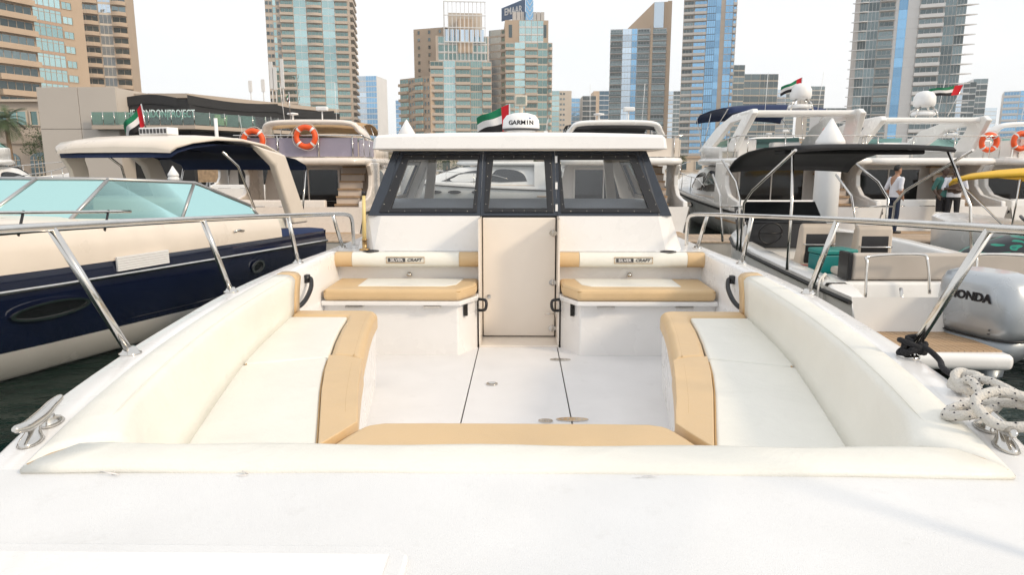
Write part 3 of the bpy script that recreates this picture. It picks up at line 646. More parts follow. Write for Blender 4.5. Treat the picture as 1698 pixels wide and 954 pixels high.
# ------------------------------------------------------------------ generic flybridge yacht, stern at y = 0 facing us, bow at +y
ACRYL = pm('mauve_acrylic', (0.30, 0.27, 0.34), 0.25, var=0.05)
step_mat = pm('step_cream', (0.66, 0.56, 0.47), 0.45)
def yacht(name, label, loc, rz=0.0, Lh=12.0, B=3.7, white=None, bimini=None, bim_y=(1.2, 4.4), bim_z=3.36, panels=None, dome=False, arch='u', stairs=1, hullmat=None, sx=1.0, rail=True, stripe=None, archz=3.32, roundfly=True, detail=True):
    white = white or boat_white
    r = root(name, label, 'yacht', loc, rz); b = B/2
    bw = lambda y: b*(1.0 if y < Lh*0.45 else max(0.03, 1-((y-Lh*0.45)/(Lh*0.57))**2.2))
    sh = lambda y: 1.02 + 0.75*(y/Lh)**1.7
    st = [0, 0.3, 1, 2, 3.5, 5, 6.5, 8, 9, 10, 11, 11.6, 12.0]; st = [q*Lh/12 for q in st]
    rg = []
    for y in st:
        w = bw(y); z = sh(y); k = y/Lh
        rg.append([(-w, y, z), (-w*1.01, y, z-0.08), (-w*(0.97-0.15*k), y, 0.55), (-w*(0.90-0.35*k), y-0.5*k, 0.1), (0, y-0.9*k, -0.4), (w*(0.90-0.35*k), y-0.5*k, 0.1), (w*(0.97-0.15*k), y, 0.55), (w*1.01, y, z-0.08), (w, y, z)])
    hl = MB().loft(rg, False, False)
    hl.add([(-b, 0, sh(0)), (-b*0.9, 0, 0.1), (b*0.9, 0, 0.1), (b, 0, sh(0))], [(0, 1, 2, 3)])
    hull = hl.build('hull', hullmat or white, r)
    stp = MB()
    for s in (-1, 1): stp.loft([[(s*(bw(y)*1.012+0.004), y, sh(y)-0.13), (s*(bw(y)*1.012+0.004), y, sh(y)-0.20)] for y in st[:-1]], False, False)
    tag(stp.build('hull_stripe', stripe or rubber, hull))
    for s in (-1, 1):
        for yy in (5.2, 6.4, 7.4):
            e = MB().prism([(yy+0.34*math.cos(a), 0.80+0.09*math.sin(a)) for a in [2*math.pi*i/14 for i in range(14)]], s*(bw(yy)*0.985), s*(bw(yy)*1.0+0.012), axis='x')
            e.build('porthole', smoke_glass, hull)
    # decks
    dk = MB(); dk.loft([[(-bw(y)+0.03, y, sh(y)-0.03), (0, y, sh(y)+0.03), (bw(y)-0.03, y, sh(y)-0.03)] for y in st if y >= 2], False, False); dk.build('foredeck', white, r)
    MB().box(-b*0.92, b*0.92, -0.95, -0.003, 0.20, 0.34).build('swim_platform', white, r, bevel=0.04)
    MB().box(-b*0.86, b*0.86, -0.90, -0.06, 0.343, 0.352).build('platform_teak', teak, r)
    MB().box(-b+0.05, b-0.05, 0.05, 2.2, 0.55, 0.60).build('cockpit_sole', teak, r)
    tr = MB().hexa([(-b*0.93, 0.0, 0.35), (b*0.42, 0.0, 0.35), (b*0.42, 0.28, 0.35), (-b*0.93, 0.28, 0.35)], [(-b*0.93, 0.10, 1.20), (b*0.42, 0.10, 1.20), (b*0.42, 0.30, 1.20), (-b*0.93, 0.30, 1.20)])
    t_ = tr.build('transom', white, r, bevel=0.04)
    for s in (-0.62, -0.08): MB().tube(spline([(b*s-0.28, 0.085, 1.02), (b*s-0.26, 0.03, 1.03), (b*s+0.26, 0.03, 1.03), (b*s+0.28, 0.085, 1.02)], 3), 0.014, 6).build('handle', steel, t_)
    # cockpit wings reaching up to the flybridge
    for s in (-1, 1):
        wg = [(0.0, 0.9), (0.05, 1.16), (0.55, 1.22), (0.95, 1.30), (1.25, 1.55), (1.30, 1.85), (1.05, 2.12), (1.2, 2.2), (2.35, 2.2), (2.35, 0.9)]
        MB().prism(wg, s*(b-0.16), s*(b-0.03), axis='x').build('cockpit_wing', white, r, bevel=0.03)
    # saloon
    sal = []
    for y, wv, zt in ((2.2, b-0.22, 2.16), (3.5, b-0.24, 2.18), (5.0, b-0.28, 2.16), (6.2, b-0.36, 2.02), (7.2, b-0.52, 1.72), (8.0, b-0.75, 1.42), (8.4, b-0.95, 1.30)):
        sal.append([(-wv, y, 0.95), (-wv*0.98, y, (zt+1)/2), (-wv*0.90, y, zt-0.08), (-wv*0.80, y, zt), (wv*0.80, y, zt), (wv*0.90, y, zt-0.08), (wv*0.98, y, (zt+1)/2), (wv, y, 0.95)])
    sl = MB().loft(sal, False, False); sl.add(sal[0], [list(range(8))]); saloon = sl.build('saloon', white, r)
    for s in (-1, 1):
        def sp(y, z):
            i = max(0, min(5, [k for k in range(7) if sal[k][0][1] <= y][-1])); y0 = sal[i][0][1]; y1 = sal[i+1][0][1]; t = (y-y0)/(y1-y0)
            w_ = (sal[i][7][0]*(1-t) + sal[i+1][7][0]*t); zt = sal[i][3][2]*(1-t)+sal[i+1][3][2]*t
            zm = (zt+1)/2
            f = 1-0.02*(z-0.95)/(zm-0.95) if z < zm else 0.98-0.08*(z-zm)/(zt-0.08-zm)
            return (s*(w_*f+0.012), y, z)
        for outl in ([(2.7, 1.35), (2.9, 1.72), (3.4, 1.92), (4.1, 1.95), (4.4, 1.80), (4.55, 1.32)], [(4.75, 1.30), (4.65, 1.75), (4.9, 1.90), (5.6, 1.86), (6.3, 1.70), (6.9, 1.42), (6.95, 1.34)]):
            outl = [(p.x, p.y) for p in spline([(a, c, 0) for a, c in outl + outl[:1]], 3)][:-1]
            MB().slab([sp(*q) for q in outl], (s*0.015, 0, 0)).build('side_window', smoke_glass, saloon)
        MB().prism([(2.3, 1.12), (7.2, 1.15), (7.2, 1.19), (2.3, 1.16)], s*(b-0.22), s*(b-0.20), axis='x').build('side_trim', step_mat, saloon)
    # windscreen
    ws = MB().slab([(-b*0.52, 7.22, 1.76), (b*0.52, 7.22, 1.76), (b*0.62, 6.25, 2.05), (-b*0.62, 6.25, 2.05)], (0, 0.05, 0.05)); ws.build('windscreen', smoke_glass, saloon)
    # aft saloon doors
    dx0, dx1 = (-b*0.66, b*0.36) if stairs > 0 else (-b*0.36, b*0.66)
    fr = MB().ring([(dx0, 2.19, 0.62), (dx1, 2.19, 0.62), (dx1, 2.19, 2.06), (dx0, 2.19, 2.06)], [(dx0+0.06, 2.19, 0.68), (dx1-0.06, 2.19, 0.68), (dx1-0.06, 2.19, 2.0), (dx0+0.06, 2.19, 2.0)], (0, -0.05, 0)).build('door_frame', white, r)
    m_ = (dx0+dx1)/2
    MB().box(dx0+0.06, m_-0.02, 2.155, 2.185, 0.68, 2.0).build('door_pane', smoke_glass, fr)
    MB().box(m_+0.02, dx1-0.06, 2.155, 2.185, 0.68, 2.0).build('door_pane', smoke_glass, fr)
    MB().box(m_-0.018, m_+0.018, 2.14, 2.186, 0.68, 2.0).build('mullion', white, fr)
    # stairs to the flybridge
    s = 1 if stairs > 0 else -1
    x0, x1 = sorted((s*b*0.44, s*b*0.80))
    sm = MB().box(x0, x1, 0, 0.30, 0, 0.045).mesh('stair_tread', teak); sr = MB().box(x0, x1, 0.05, 0.09, -0.19, 0).mesh('stair_riser', step_mat)
    for k in range(7):
        z = 0.80 + k*0.21; y = 0.65 + k*0.21
        tr_ = inst('stair_tread', sm, r, (0, y, z)); inst('stair_riser', sr, tr_)
    # flybridge deck and coaming
    def outline(y0, y1, w, e=0.5, n=6):
        p = []
        for k in range(n+1):
            a = math.pi/2*k/n; p.append((w-e+e*math.sin(a), y0+e-e*math.cos(a)))
        p += [(w, y1-2.2), (w*0.92, y1-1.2), (w*0.7, y1-0.4), (w*0.35, y1)]
        return [(-x, y) for x, y in p] + [(x, y) for x, y in reversed(p)]
    rg = []
    for z, d in ((2.13, 0.10), (2.17, 0.02), (2.25, 0.0), (2.33, 0.05)):
        rg.append([(x, y, z) for x, y in outline(0.25+d, 6.4-d, b-0.06-d)])
    MB().loft(rg).build('flybridge_deck', white, r)
    co = outline(1.9, 6.3, b-0.14); n = len(co); h = n//2
    def cz(y): return 2.66 + 0.10*min(1, max(0, (y-2.2)/2.5)) if y > 2.3 else 2.36+0.3*max(0, (y-1.9)/0.4)
    side = [p for p in co if p[1] > 2.0]
    k0 = [i for i, p in enumerate(co) if p[1] > 2.35]
    seq = [co[i] for i in k0]
    # outline runs left side up to the bow and back down the right side
    rg = [[(x, y, 2.32), (x*1.0, y, cz(y)-0.05), (x*0.985, y, cz(y)), (x*0.955, y-0.02, cz(y)-0.04), (x*0.95, y-0.02, 2.32)] for x, y in seq]
    MB().loft(rg, True, True).build('flybridge_coaming', white, r)
    fw = MB(); pts = [p for p in seq if p[1] > 5.0]
    fw.loft([[(x*0.98, y, cz(y)-0.01), (x*0.86, y-0.42, cz(y)+0.28)] for x, y in pts], False, False); fw.build('fly_windscreen', teal_glass, r, fix=False)
    MB().box(-0.9, -0.3, 3.6, 4.1, 2.34, 2.95).build('fly_console', white, r, bevel=0.06); MB().box(0.2, 1.1, 3.6, 4.0, 2.34, 2.85).build('fly_seat', white, r, bevel=0.06)
    # aft flybridge panels and rail
    if panels:
        xs_ = [-b+0.2, -b*0.30, b*0.30, b-0.2]
        for a, c in zip(xs_, xs_[1:]):
            MB().box(a+0.03, c-0.03, 0.50, 0.53, 2.36, 2.86).build('acrylic_panel', panels, r)
        for s in (-1, 1): MB().box(s*(b-0.19)-0.015, s*(b-0.19)+0.015, 0.54, 2.3, 2.36, 2.82).build('acrylic_panel', panels, r)
    if rail:
        rl = MB().tube(spline([(-b+0.18, 2.4, 2.84), (-b+0.18, 0.9, 2.92), (-b+0.36, 0.48, 2.92), (b-0.36, 0.48, 2.92), (b-0.18, 0.9, 2.92), (b-0.18, 2.4, 2.84)], 5), 0.018, 6).build('fly_rail', steel, r)
        for x in (-b+0.36, -b*0.3, b*0.3, b-0.36): MB().tube([(x, 0.48, 2.30), (x, 0.48, 2.92)], 0.016, 6).build('rail_post', steel, rl)
        for s in (-1, 1):
            for y in (1.0, 1.7): MB().tube([(s*(b-0.18), y, 2.30), (s*(b-0.18), y, 2.90)], 0.016, 6).build('rail_post', steel, rl)
    # radar arch
    az = archz
    if arch == 'u':
        for_ = []
        aw = b-0.42
        pth = spline([(-aw-0.12, 2.9, 2.55), (-aw-0.02, 2.35, 2.95), (-aw+0.10, 1.9, az-0.16), (-aw+0.35, 1.72, az), (0, 1.70, az+0.03), (aw-0.35, 1.72, az), (aw-0.10, 1.9, az-0.16), (aw+0.02, 2.35, 2.95), (aw+0.12, 2.9, 2.55)], 6)
        rg = []
        for i, p in enumerate(pth):
            t = (pth[min(i+1, len(pth)-1)]-pth[max(i-1, 0)]).normalized(); side = Vector((0, 1, 0)); side = (side - t*side.dot(t)).normalized(); nn = t.cross(side)
            leg = 1 + 0.5*max(0, (abs(p.x)-aw+0.25))/0.4
            rg.append([p + side*0.20*leg*math.cos(a) + nn*0.075*math.sin(a) for a in [2*math.pi*k/12 for k in range(12)]])
        ar = MB().loft(rg).build('radar_arch', white, r)
    else:
        ar = None
        for s in (-1, 1):
            oq = [(5.3, 2.58), (3.7, 2.62+(az-2.6)*0.68), (2.3, az-0.02), (0.60, az+0.02), (0.45, az-0.10), (1.3, 2.52)]
            iq = [(3.75, 2.66), (2.95, 2.62+(az-2.6)*0.40), (2.35, az-0.26), (1.35, az-0.22), (1.45, az-0.36), (2.05, 2.66)]
            f = lambda q: [(s*(b-0.20-(z-2.5)*0.22), y, z) for y, z in q]
            o_ = MB().ring(f(oq), f(iq), (-s*0.16, 0, 0)).build('radar_arch', white, r, bevel=0.035)
            ar = ar or o_
        MB().box(-(b-0.42), b-0.42, 0.70, 1.5, az-0.15, az-0.01).build('arch_top', white, r, bevel=0.05)
    # bimini
    if bimini:
        y0, y1 = bim_y; bz = bim_z; rg = []
        for y, dz in ((y0, -0.16), (y0+0.12, -0.04), (y0+0.5, 0.03), ((y0+y1)/2, 0.06), (y1-0.5, 0.02), (y1-0.1, -0.10), (y1, -0.24)):
            w_ = b-0.45
            rg.append([(x*w_, y, bz+dz-0.10*abs(x)**3) for x in (-1, -0.8, -0.4, 0, 0.4, 0.8, 1)] + [(x*w_*0.99, y, bz+dz-0.025-0.10*abs(x)**3) for x in (1, 0.8, 0.4, 0, -0.4, -0.8, -1)])
        bm_ = MB().loft(rg).build('bimini_top', bimini, r)
        for s in (-1, 1):
            for ya in (y0+0.05, (y0+y1)/2, y1-0.05):
                MB().tube([(s*(b-0.28), (y0+y1)/2+0.2, 2.6), (s*(b-0.46), ya, bz-0.14)], 0.014, 6).build('bimini_pole', steel, bm_)
    if dome:
        dc = Vector((0, 1.15, az))
        dm = MB().lathe([(0.20, 0.30), (0.27, 0.33), (0.29, 0.42), (0.28, 0.58), (0.20, 0.70), (0.08, 0.74), (0, 0.745)], dc, 20).build('satellite_dome', white_paint, r)
        MB().lathe([(0.30, 0.06), (0.32, 0.10), (0.28, 0.16), (0.1, 0.18)], dc, 18).build('radar_dome', white_paint, r)
        for a in range(4):
            q = a*math.pi/2+0.6; MB().tube([dc+Vector((0.42*math.cos(q), 0.42*math.sin(q), -0.04)), dc+Vector((0.34*math.cos(q), 0.34*math.sin(q), 0.20)), dc+Vector((0.16*math.cos(q), 0.16*math.sin(q), 0.31))], 0.022, 6).build('dome_leg', steel, dm)
    else:
        MB().lathe([(0.05, 0.0), (0.03, 0.06), (0.03, 0.22), (0.16, 0.24), (0.15, 0.28), (0, 0.30)], (-0.5, 1.72, az), 14).build('gps_antenna', white_paint, r)
        MB().tube([(0.35, 1.72, az), (0.35, 1.72, az+0.34)], 0.02, 6).build('mast_light', white_paint, r)
        sc = MB().box(0.2, 0.52, 1.6, 1.8, az+0.34, az+0.46).build('radar_scanner', white_paint, r, bevel=0.03)
    for s in (-1, 1): MB().tube([(s*0.75, 1.75, az), (s*0.78, 1.6, az+1.1)], 0.008, 5).build('whip_aerial', white_paint, r)
    # bow rails
    for s in (-1, 1):
        pts = [(s*(bw(y)-0.08), y, sh(y)+0.55-0.3*(max(0, 4.6-y)/1.4)) for y in [q*Lh/12 for q in (3.4, 4.2, 5.5, 7, 8.5, 10, 11.2, 11.9)]]
        rl = MB().tube(spline(pts, 3), 0.018, 6).build('bow_rail', steel, r)
        for y in (5.0, 6.3, 7.6, 8.9, 10.2): 
            y = y*Lh/12; MB().tube([(s*(bw(y)-0.06), y, sh(y)-0.02), (s*(bw(y)-0.08), y, sh(y)+0.55)], 0.014, 6).build('rail_post', steel, rl)
    return r

y_left = yacht('flybridge_yacht', 'cream flybridge yacht with mauve acrylic panels and tan bimini, stern towards us on the left', (-6.05, 18.3, 0), 0.0, 12, 3.7, white=pm('warm_white', (0.74, 0.67, 0.60), 0.28, var=0.03, coat=0.3), bimini=canvas_tan, bim_y=(2.2, 4.4), bim_z=3.42, panels=ACRYL)
text("4-1'S", 0.34, grey_ink, y_left, facing((-6.05-0.05, 18.3+0.02, 0.72)), depth=0.004, bold=0.01, shear=0.2)
y_mid = yacht('flybridge_yacht', 'white flybridge yacht with black bimini just right of the cabin', (2.75, 18.6, 0), 0.0, 12, 3.6, bimini=canvas_black, bim_y=(2.2, 4.8), bim_z=3.40, panels=boat_cream)
y_blue = yacht('flybridge_yacht', 'white flybridge yacht with dark blue bimini and big white satellite dome', (7.75, 18.5, 0), 0.0, 13, 3.9, bimini=canvas_navy, bim_y=(2.8, 6.6), bim_z=3.95, arch='side', dome=True, archz=3.62, panels=None)
y_people = yacht('flybridge_yacht', 'white flybridge yacht with two crew standing in its cockpit', (11.4, 18.9, 0), 0.0, 13, 3.8, arch='side', dome=True, archz=3.45, panels=None)
y_ring = yacht('flybridge_yacht', 'white yacht at the right edge with orange lifebuoys on its rail', (15.55, 19.2, 0), 0.0, 13, 3.9, panels=boat_white, arch='u', archz=3.3)
yacht('flybridge_yacht', 'white yacht lying broadside, seen through the left cabin window', (3.0, 37, 0), R(90), 13, 4.0, arch='side', archz=3.5)
yacht('flybridge_yacht', 'white yacht lying broadside beyond the door window', (10.0, 44, 0), R(90), 14, 4.0, arch='side', archz=3.6)
yacht('flybridge_yacht', 'white yacht at the far left edge behind the navy boat', (-19.5, 19.5, 0), R(6), 12, 3.7, arch='u')

yacht('flybridge_yacht', 'white yacht between the black and blue bimini yachts, farther back', (4.6, 33.5, 0), R(4), 13, 4.0, arch='side', archz=3.6, bimini=canvas_navy, bim_y=(2.5, 5.5), bim_z=3.8)
yacht('flybridge_yacht', 'white yacht farther back, between the blue bimini yacht and the crewed yacht', (13.2, 34.5, 0), R(-3), 13, 4.0, arch='u', archz=3.5, bimini=canvas_tan)
yacht('flybridge_yacht', 'white yacht farther back behind the cream yacht stern', (-13.5, 34.0, 0), R(3), 13, 4.0, arch='side', archz=3.5)
yacht('flybridge_yacht', 'white yacht farther back near the right edge', (22.0, 35.0, 0), R(-2), 13, 4.0, arch='u', archz=3.6, dome=True)
# lifebuoys
def lifebuoy(p, label, r=0.29, rz=0.0, tilt=0.1):
    o = root('lifebuoy', label, 'lifebuoy', p, rz, 'orange lifebuoys on yacht rails')
    rings = []
    for k in range(29):
        a = 2*math.pi*k/28; c = Vector((r*math.cos(a), 0, r*math.sin(a)))
        rings.append([c + (Vector((math.cos(a), 0, math.sin(a)))*math.cos(b)+Vector((0, 1, 0))*math.sin(b))*0.075 for b in [2*math.pi*j/10 for j in range(10)]])
    MB().loft(rings, True, False).build('ring', orange, o)
    for q in (0.8, 2.35, 3.9, 5.5):
        rg = []
        for k in range(4):
            a = q-0.10+0.2*k/3; c = Vector((r*math.cos(a), 0, r*math.sin(a)))
            rg.append([c + (Vector((math.cos(a), 0, math.sin(a)))*math.cos(b)+Vector((0, 1, 0))*math.sin(b))*0.079 for b in [2*math.pi*j/10 for j in range(10)]])
        MB().loft(rg, True, False).build('white_band', f_white, o)
    MB().tube(spline([((r+0.10)*math.cos(a), -0.03, (r+0.10)*math.sin(a)-0.02*math.sin(4*a)) for a in [2*math.pi*k/16 for k in range(17)]], 2), 0.008, 5).build('grab_line', rope_white, o)
for px, py, lab, yv in ((420, 233, 'orange lifebuoy on the mauve panels, the left of two', 18.66), (507, 227, 'orange lifebuoy on the mauve panels, the right of two', 18.66), (1640, 236, 'orange lifebuoy on the white yacht rail at the right edge, the left of two', 19.56), (1693, 234, 'orange lifebuoy on the white yacht rail cut by the right edge of the photo', 19.56)):
    p = atY(px, py, yv); lifebuoy(p, lab, 0.255 if px < 1000 else 0.21)
p = atY(1368, 232, 20.2); lifebuoy(p, 'orange red lifebuoy half hidden behind the white pile', 0.28, R(60))

# flags
def flag(name, label, pole_base, pole_top, tip, drop, parent=None, w_red=0.25, amp=0.05, r=0.012):
    o = root(name, label, 'flag', pole_base); inv = True
    MB().tube([pole_base, pole_top], r, 6).build('pole', steel, o, world=True)
    A = Vector(pole_top); D = Vector(tip)-A; n = 16; m = 9
    drop = Vector(drop)
    def P(i, j):
        u = i/n; v = j/m; return A + D*u + drop*v*(1-0.25*u) + Vector((0, 1, 0))*amp*math.sin(u*7+v*1.5)*u*2 + Vector((0, 0, 1))*amp*0.5*math.sin(u*9+v*2)*u
    for nm, mt, i0, i1, j0, j1 in (('red_band', f_red, 0, 4, 0, 9), ('green_band', f_green, 4, 16, 0, 3), ('white_band', f_white, 4, 16, 3, 6), ('black_band', f_black, 4, 16, 6, 9)):
        g = MB()
        for i in range(i0, i1):
            for j in range(j0, j1): g.add([P(i, j), P(i+1, j), P(i+1, j+1), P(i, j+1)], [(0, 1, 2, 3)], 0, True)
        g.build(nm, mt, o, world=True, fix=False)
a = atY(840, 222, 9.3); b_ = atY(845, 172, 9.3); t_ = atY(790, 196, 9.5)
flag('flag', 'red, green, white and black flag flying beside the radar dome', (b_.x, 9.3, 2.3), b_, t_, (0.02, 0.0, -0.33), amp=0.03)
b_ = atY(1330, 128, 19.6); flag('flag', 'small red tipped flag limp over the satellite dome of the blue bimini yacht', (b_.x, 19.6, 3.8), b_, b_+Vector((-0.5, 0.1, -0.25)), (0.0, 0, -0.30), amp=0.04)
b_ = atY(1598, 140, 20.0); flag('flag', 'flag on the raked black staff of the yacht with crew', (b_.x-0.35, 20.0, 3.5), b_, b_+Vector((-0.85, 0.1, -0.12)), (-0.1, 0, -0.28), amp=0.05)
b_ = atY(234, 172, 12.4); flag('flag', 'drooping flag on a white staff above the navy boat hardtop', (b_.x+0.06, 12.4, 2.62), b_, b_+Vector((-0.42, 0.05, -0.42)), (0.05, 0, -0.36), amp=0.05)
b_ = atY(479, 152, 19.4); flag('flag', 'tiny flag on the mast of the cream yacht', (b_.x, 19.4, 3.4), b_, b_+Vector((-0.10, 0.05, -0.18)), (0, 0, -0.22), amp=0.03)
# ------------------------------------------------------------------ navy sport cruiser on the left (bow to the left and towards us)
nv = root('sport_cruiser', 'navy blue and cream sport cruiser with hardtop and teal windshield, left', 'boat', (-4.55, 11.3, 0), R(180-17))
# local: stern at y = 0, bow at +y ; world: bow points left/near.  local +x is the side facing us? (rotated by ~163 deg: local +x -> world -x)
Ln = 9.8; bn = 1.5
nb = lambda y: bn*(1.0 if y < 4.2 else max(0.02, 1-((y-4.2)/(Ln-4.2))**2.1)); nsh = lambda y: 0.99 + 0.10*(y/Ln)**1.3; ndk = lambda y: 1.04 + 0.42*(y/Ln)**1.3
stn = [0, 0.25, 0.8, 1.6, 2.6, 3.6, 4.6, 5.6, 6.6, 7.6, 8.5, 9.2, 9.6, 9.8]
def nring(y):
    w = nb(y); k = y/Ln; z = nsh(y)
    return w, k, z
rg = []; rg2 = []; rg3 = []
for y in stn:
    w, k, z = nring(y)
    rg.append([(-w*(0.965-0.10*k), y, 0.42), (-w, y, z-0.16), (-w, y, z-0.12), (-w*1.0, y, z)] )
hullp = MB()
for s in (-1, 1):
    hullp.loft([[(s*w*(0.95-0.16*k), y, 0.32+0.10*k), (s*w*0.99, y, z-0.30), (s*w*1.005, y, z-0.05), (s*w*0.985, y, z+0.10)] for y, (w, k, z) in [(y, nring(y)) for y in stn]], False, False)
hullp.add([(-bn, 0, 1.1), (-bn*0.94, 0, 0.3), (bn*0.94, 0, 0.3), (bn, 0, 1.1)], [(0, 1, 2, 3)])
nh = hullp.build('hull', navy, nv)
for s in (-1, 1):
    MB().loft([[(s*(w*(0.95-0.16*k)+0.003), y, 0.325+0.10*k), (s*w*(0.88-0.30*k), y-0.3*k, 0.08), (0, y-0.5*k, -0.35)] for y, (w, k, z) in [(y, nring(y)) for y in stn]], False, False).build('hull_bottom', boat_white, nh)
    MB().tube([(s*(nb(y)*1.005+0.012), y, nsh(y)-0.06) for y in stn], 0.020, 6).build('rub_rail', steel, nh)
    for zz in (0.40, 0.47): MB().tube([(s*(nb(y)*(0.955-0.155*y/Ln)+0.012), y, zz+0.10*y/Ln) for y in stn], 0.013, 5).build('hull_line', grey_ink, nh)
    # cream deck moulding above the sheer
    MB().loft([[(s*w*0.99, y, z+0.095), (s*w*0.985, y, (z+ndk(y))/2+0.17), (s*w*0.96, y, ndk(y)+0.25), (s*w*0.90, y, ndk(y)+0.33), (s*w*0.6, y, ndk(y)+0.40), (0, y, ndk(y)+0.43)] for y, (w, k, z) in [(y, nring(y)) for y in [1.1]+stn[3:]]], False, False).build('deck_moulding', boat_cream, nv)
    MB().loft([[(s*bn*0.99, y, nsh(y)+0.095), (s*bn*0.97, y, nsh(y)+0.13+0.10*y/1.6), (s*bn*0.80, y, nsh(y)+0.14+0.10*y/1.6), (s*bn*0.78, y, 0.6)] for y in (0, 0.4, 0.8, 1.12)], False, False).build('cockpit_coaming', canvas_navy, nv)
    # portlights
    for yc, a_, b2 in ((4.70, 0.40, 0.095), (1.70, 0.13, 0.09)):
        def hp(y, z):
            w, k, zz = nring(y); t = (z-0.35)/(zz-0.65); return Vector((s*(w*(0.95-0.16*k)*(1-t)+w*0.99*t), y, z))
        lo = [hp(yc+a_*math.cos(q)*(1 if yc < 2 else abs(math.cos(q))**0.15), 0.74+b2*math.sin(q)) for q in [2*math.pi*i/22 for i in range(22)]]
        li = [hp(yc+(a_-0.04)*math.cos(q), 0.74+(b2-0.022)*math.sin(q)) for q in [2*math.pi*i/22 for i in range(22)]]
        pl = MB().ring([p+Vector((s*0.004, 0, 0)) for p in lo], [p+Vector((s*0.004, 0, 0)) for p in li], (s*0.022, 0, 0)).build('portlight_rim', steel, nh)
        MB().slab([p+Vector((s*0.006, 0, 0)) for p in li], (s*0.006, 0, 0)).build('portlight_glass', smoke_glass, pl)
    # name lettering on the quarter and pale vent panel
    v = MB()
    for k in range(6): v.box(min(s*(nb(3.4)+0.0), s*(nb(3.4)+0.022)), max(s*(nb(3.4)+0.0), s*(nb(3.4)+0.022)), 3.25, 3.95, nsh(3.4)-0.015+k*0.026, nsh(3.4)+0.008+k*0.026)
    v.build('vent_panel', white_paint, nv)
    ft = MB().box(min(s*1.43, s*1.47), max(s*1.43, s*1.47), 1.92, 2.06, nsh(2)+0.20, nsh(2)+0.24); ft.tube([(s*1.48, 1.90, nsh(2)+0.25), (s*1.49, 2.0, nsh(2)+0.27), (s*1.48, 2.10, nsh(2)+0.25)], 0.014, 6); ft.build('deck_cleat', steel, nv)
text('MONTEREY', 0.105, f_white, nv, facing((nv.location.x, nv.location.y, 0)) @ Matrix.Identity(4), name='hull_lettering', depth=0.003, bold=0.002, shear=0.25, world=False).matrix_local = facing((-1.512, 0.70, 0.78), (0, -1, 0), (0, 0, 1))
# windshield: five panes round the cockpit
zb = lambda y: ndk(y)+0.38
wsb = [(-1.28, 1.35), (-1.28, 2.75), (-1.02, 4.05), (-0.35, 4.5), (0.35, 4.5), (1.02, 4.05), (1.28, 2.75), (1.28, 1.35)]
wst = [(-1.22, 1.42, 0.02), (-1.14, 2.35, 0.36), (-0.90, 3.40, 0.42), (-0.32, 3.80, 0.43), (0.32, 3.80, 0.43), (0.90, 3.40, 0.42), (1.14, 2.35, 0.36), (1.22, 1.42, 0.02)]
B3 = [Vector((x, y, zb(y)-0.03)) for x, y in wsb]; T3 = [Vector((x, y, zb(3.6)+h)) for x, y, h in wst]
alum = pm('grey_aluminium', (0.42, 0.42, 0.42), 0.35, metal=0.7)
wf = MB().tube(T3, 0.024, 6).build('windshield_frame', alum, nv)
MB().tube(B3, 0.020, 6).build('lower_rail', alum, wf)
for b3, t3 in zip(B3, T3): MB().tube([b3, t3], 0.022, 6).build('windshield_post', alum, wf)
for i in range(7): MB().add([B3[i], B3[i+1], T3[i+1], T3[i]], [(0, 1, 2, 3)]).build('windshield_pane', teal_glass, wf, fix=False)
# hardtop and its legs
ht = []
for y, z, w_ in ((2.50, 2.30, 0.95), (2.46, 2.36, 1.02), (2.30, 2.42, 1.12), (1.95, 2.47, 1.20), (1.5, 2.47, 1.24), (1.0, 2.41, 1.24), (0.62, 2.29, 1.22)):
    ht.append([(-w_, y, z-0.035), (-w_*0.985, y, z), (-w_*0.7, y, z+0.035), (0, y, z+0.05), (w_*0.7, y, z+0.035), (w_*0.985, y, z), (w_, y, z-0.035), (w_*0.6, y, z-0.025), (-w_*0.6, y, z-0.025)])
hd = MB().loft(ht).build('hardtop', boat_cream, nv)
MB().loft([[(x*0.97, y-0.03, z-0.006-(0.05 if abs(x) > 0.8 else 0.03)) for x, y, z in (r_[0], r_[8], r_[7], r_[6])] for r_ in ht], True, True).build('hardtop_lining', canvas_navy, hd)
for s in (-1, 1):
    MB().prism([(1.30, 2.40), (0.60, 2.27), (0.10, 1.22), (0.50, 1.22), (0.86, 2.10)], s*1.14, s*1.27, axis='x').build('arch_leg', boat_cream, nv, bevel=0.04)
    MB().tube([(s*1.05, 1.7, 2.30), (s*1.05, 1.4, 2.1), (s*1.12, 1.2, 1.5)], 0.018, 6).build('hardtop_strut', steel, nv)
    if s > 0: MB().prism([(2.38, 2.26), (2.05, 2.33), (1.98, 2.05), (1.95, 1.55), (2.15, 1.52), (2.25, 2.05)], s*1.02, s*1.10, axis='x').build('front_leg', boat_cream, nv, bevel=0.02)
sg = MB().box(-0.7, 0.7, 1.9, 2.3, 0.9, 1.7); sg.build('helm_console', boat_cream, nv, bevel=0.08)
MB().box(-1.1, 1.1, 0.4, 1.0, 0.7, 1.35).build('aft_seat', vinyl, nv, bevel=0.08)
MB().loft([[(-1.2, 0.66, 2.26), (1.2, 0.66, 2.26)], [(-1.22, 0.3, 2.21), (1.22, 0.3, 2.21)], [(-1.22, 0.05, 2.12), (1.22, 0.05, 2.12)], [(-1.22, 0.0, 2.04), (1.22, 0.0, 2.04)]], False, False).build('aft_canopy', canvas_navy, nv, fix=False)
for s in (-1, 1): MB().tube([(s*1.2, 0.02, 2.06), (s*1.25, 0.25, 1.3)], 0.016, 6).build('canopy_pole', steel, nv)
hb = MB().box(-0.25, 0.25, 1.6, 1.8, 2.53, 2.63).build('light_bar', white_paint, nv, bevel=0.01)
for k in range(8): MB().box(-0.23+k*0.06, -0.19+k*0.06, 1.8, 1.806, 2.55, 2.61).build('lamp_lens', grey_ink, hb)
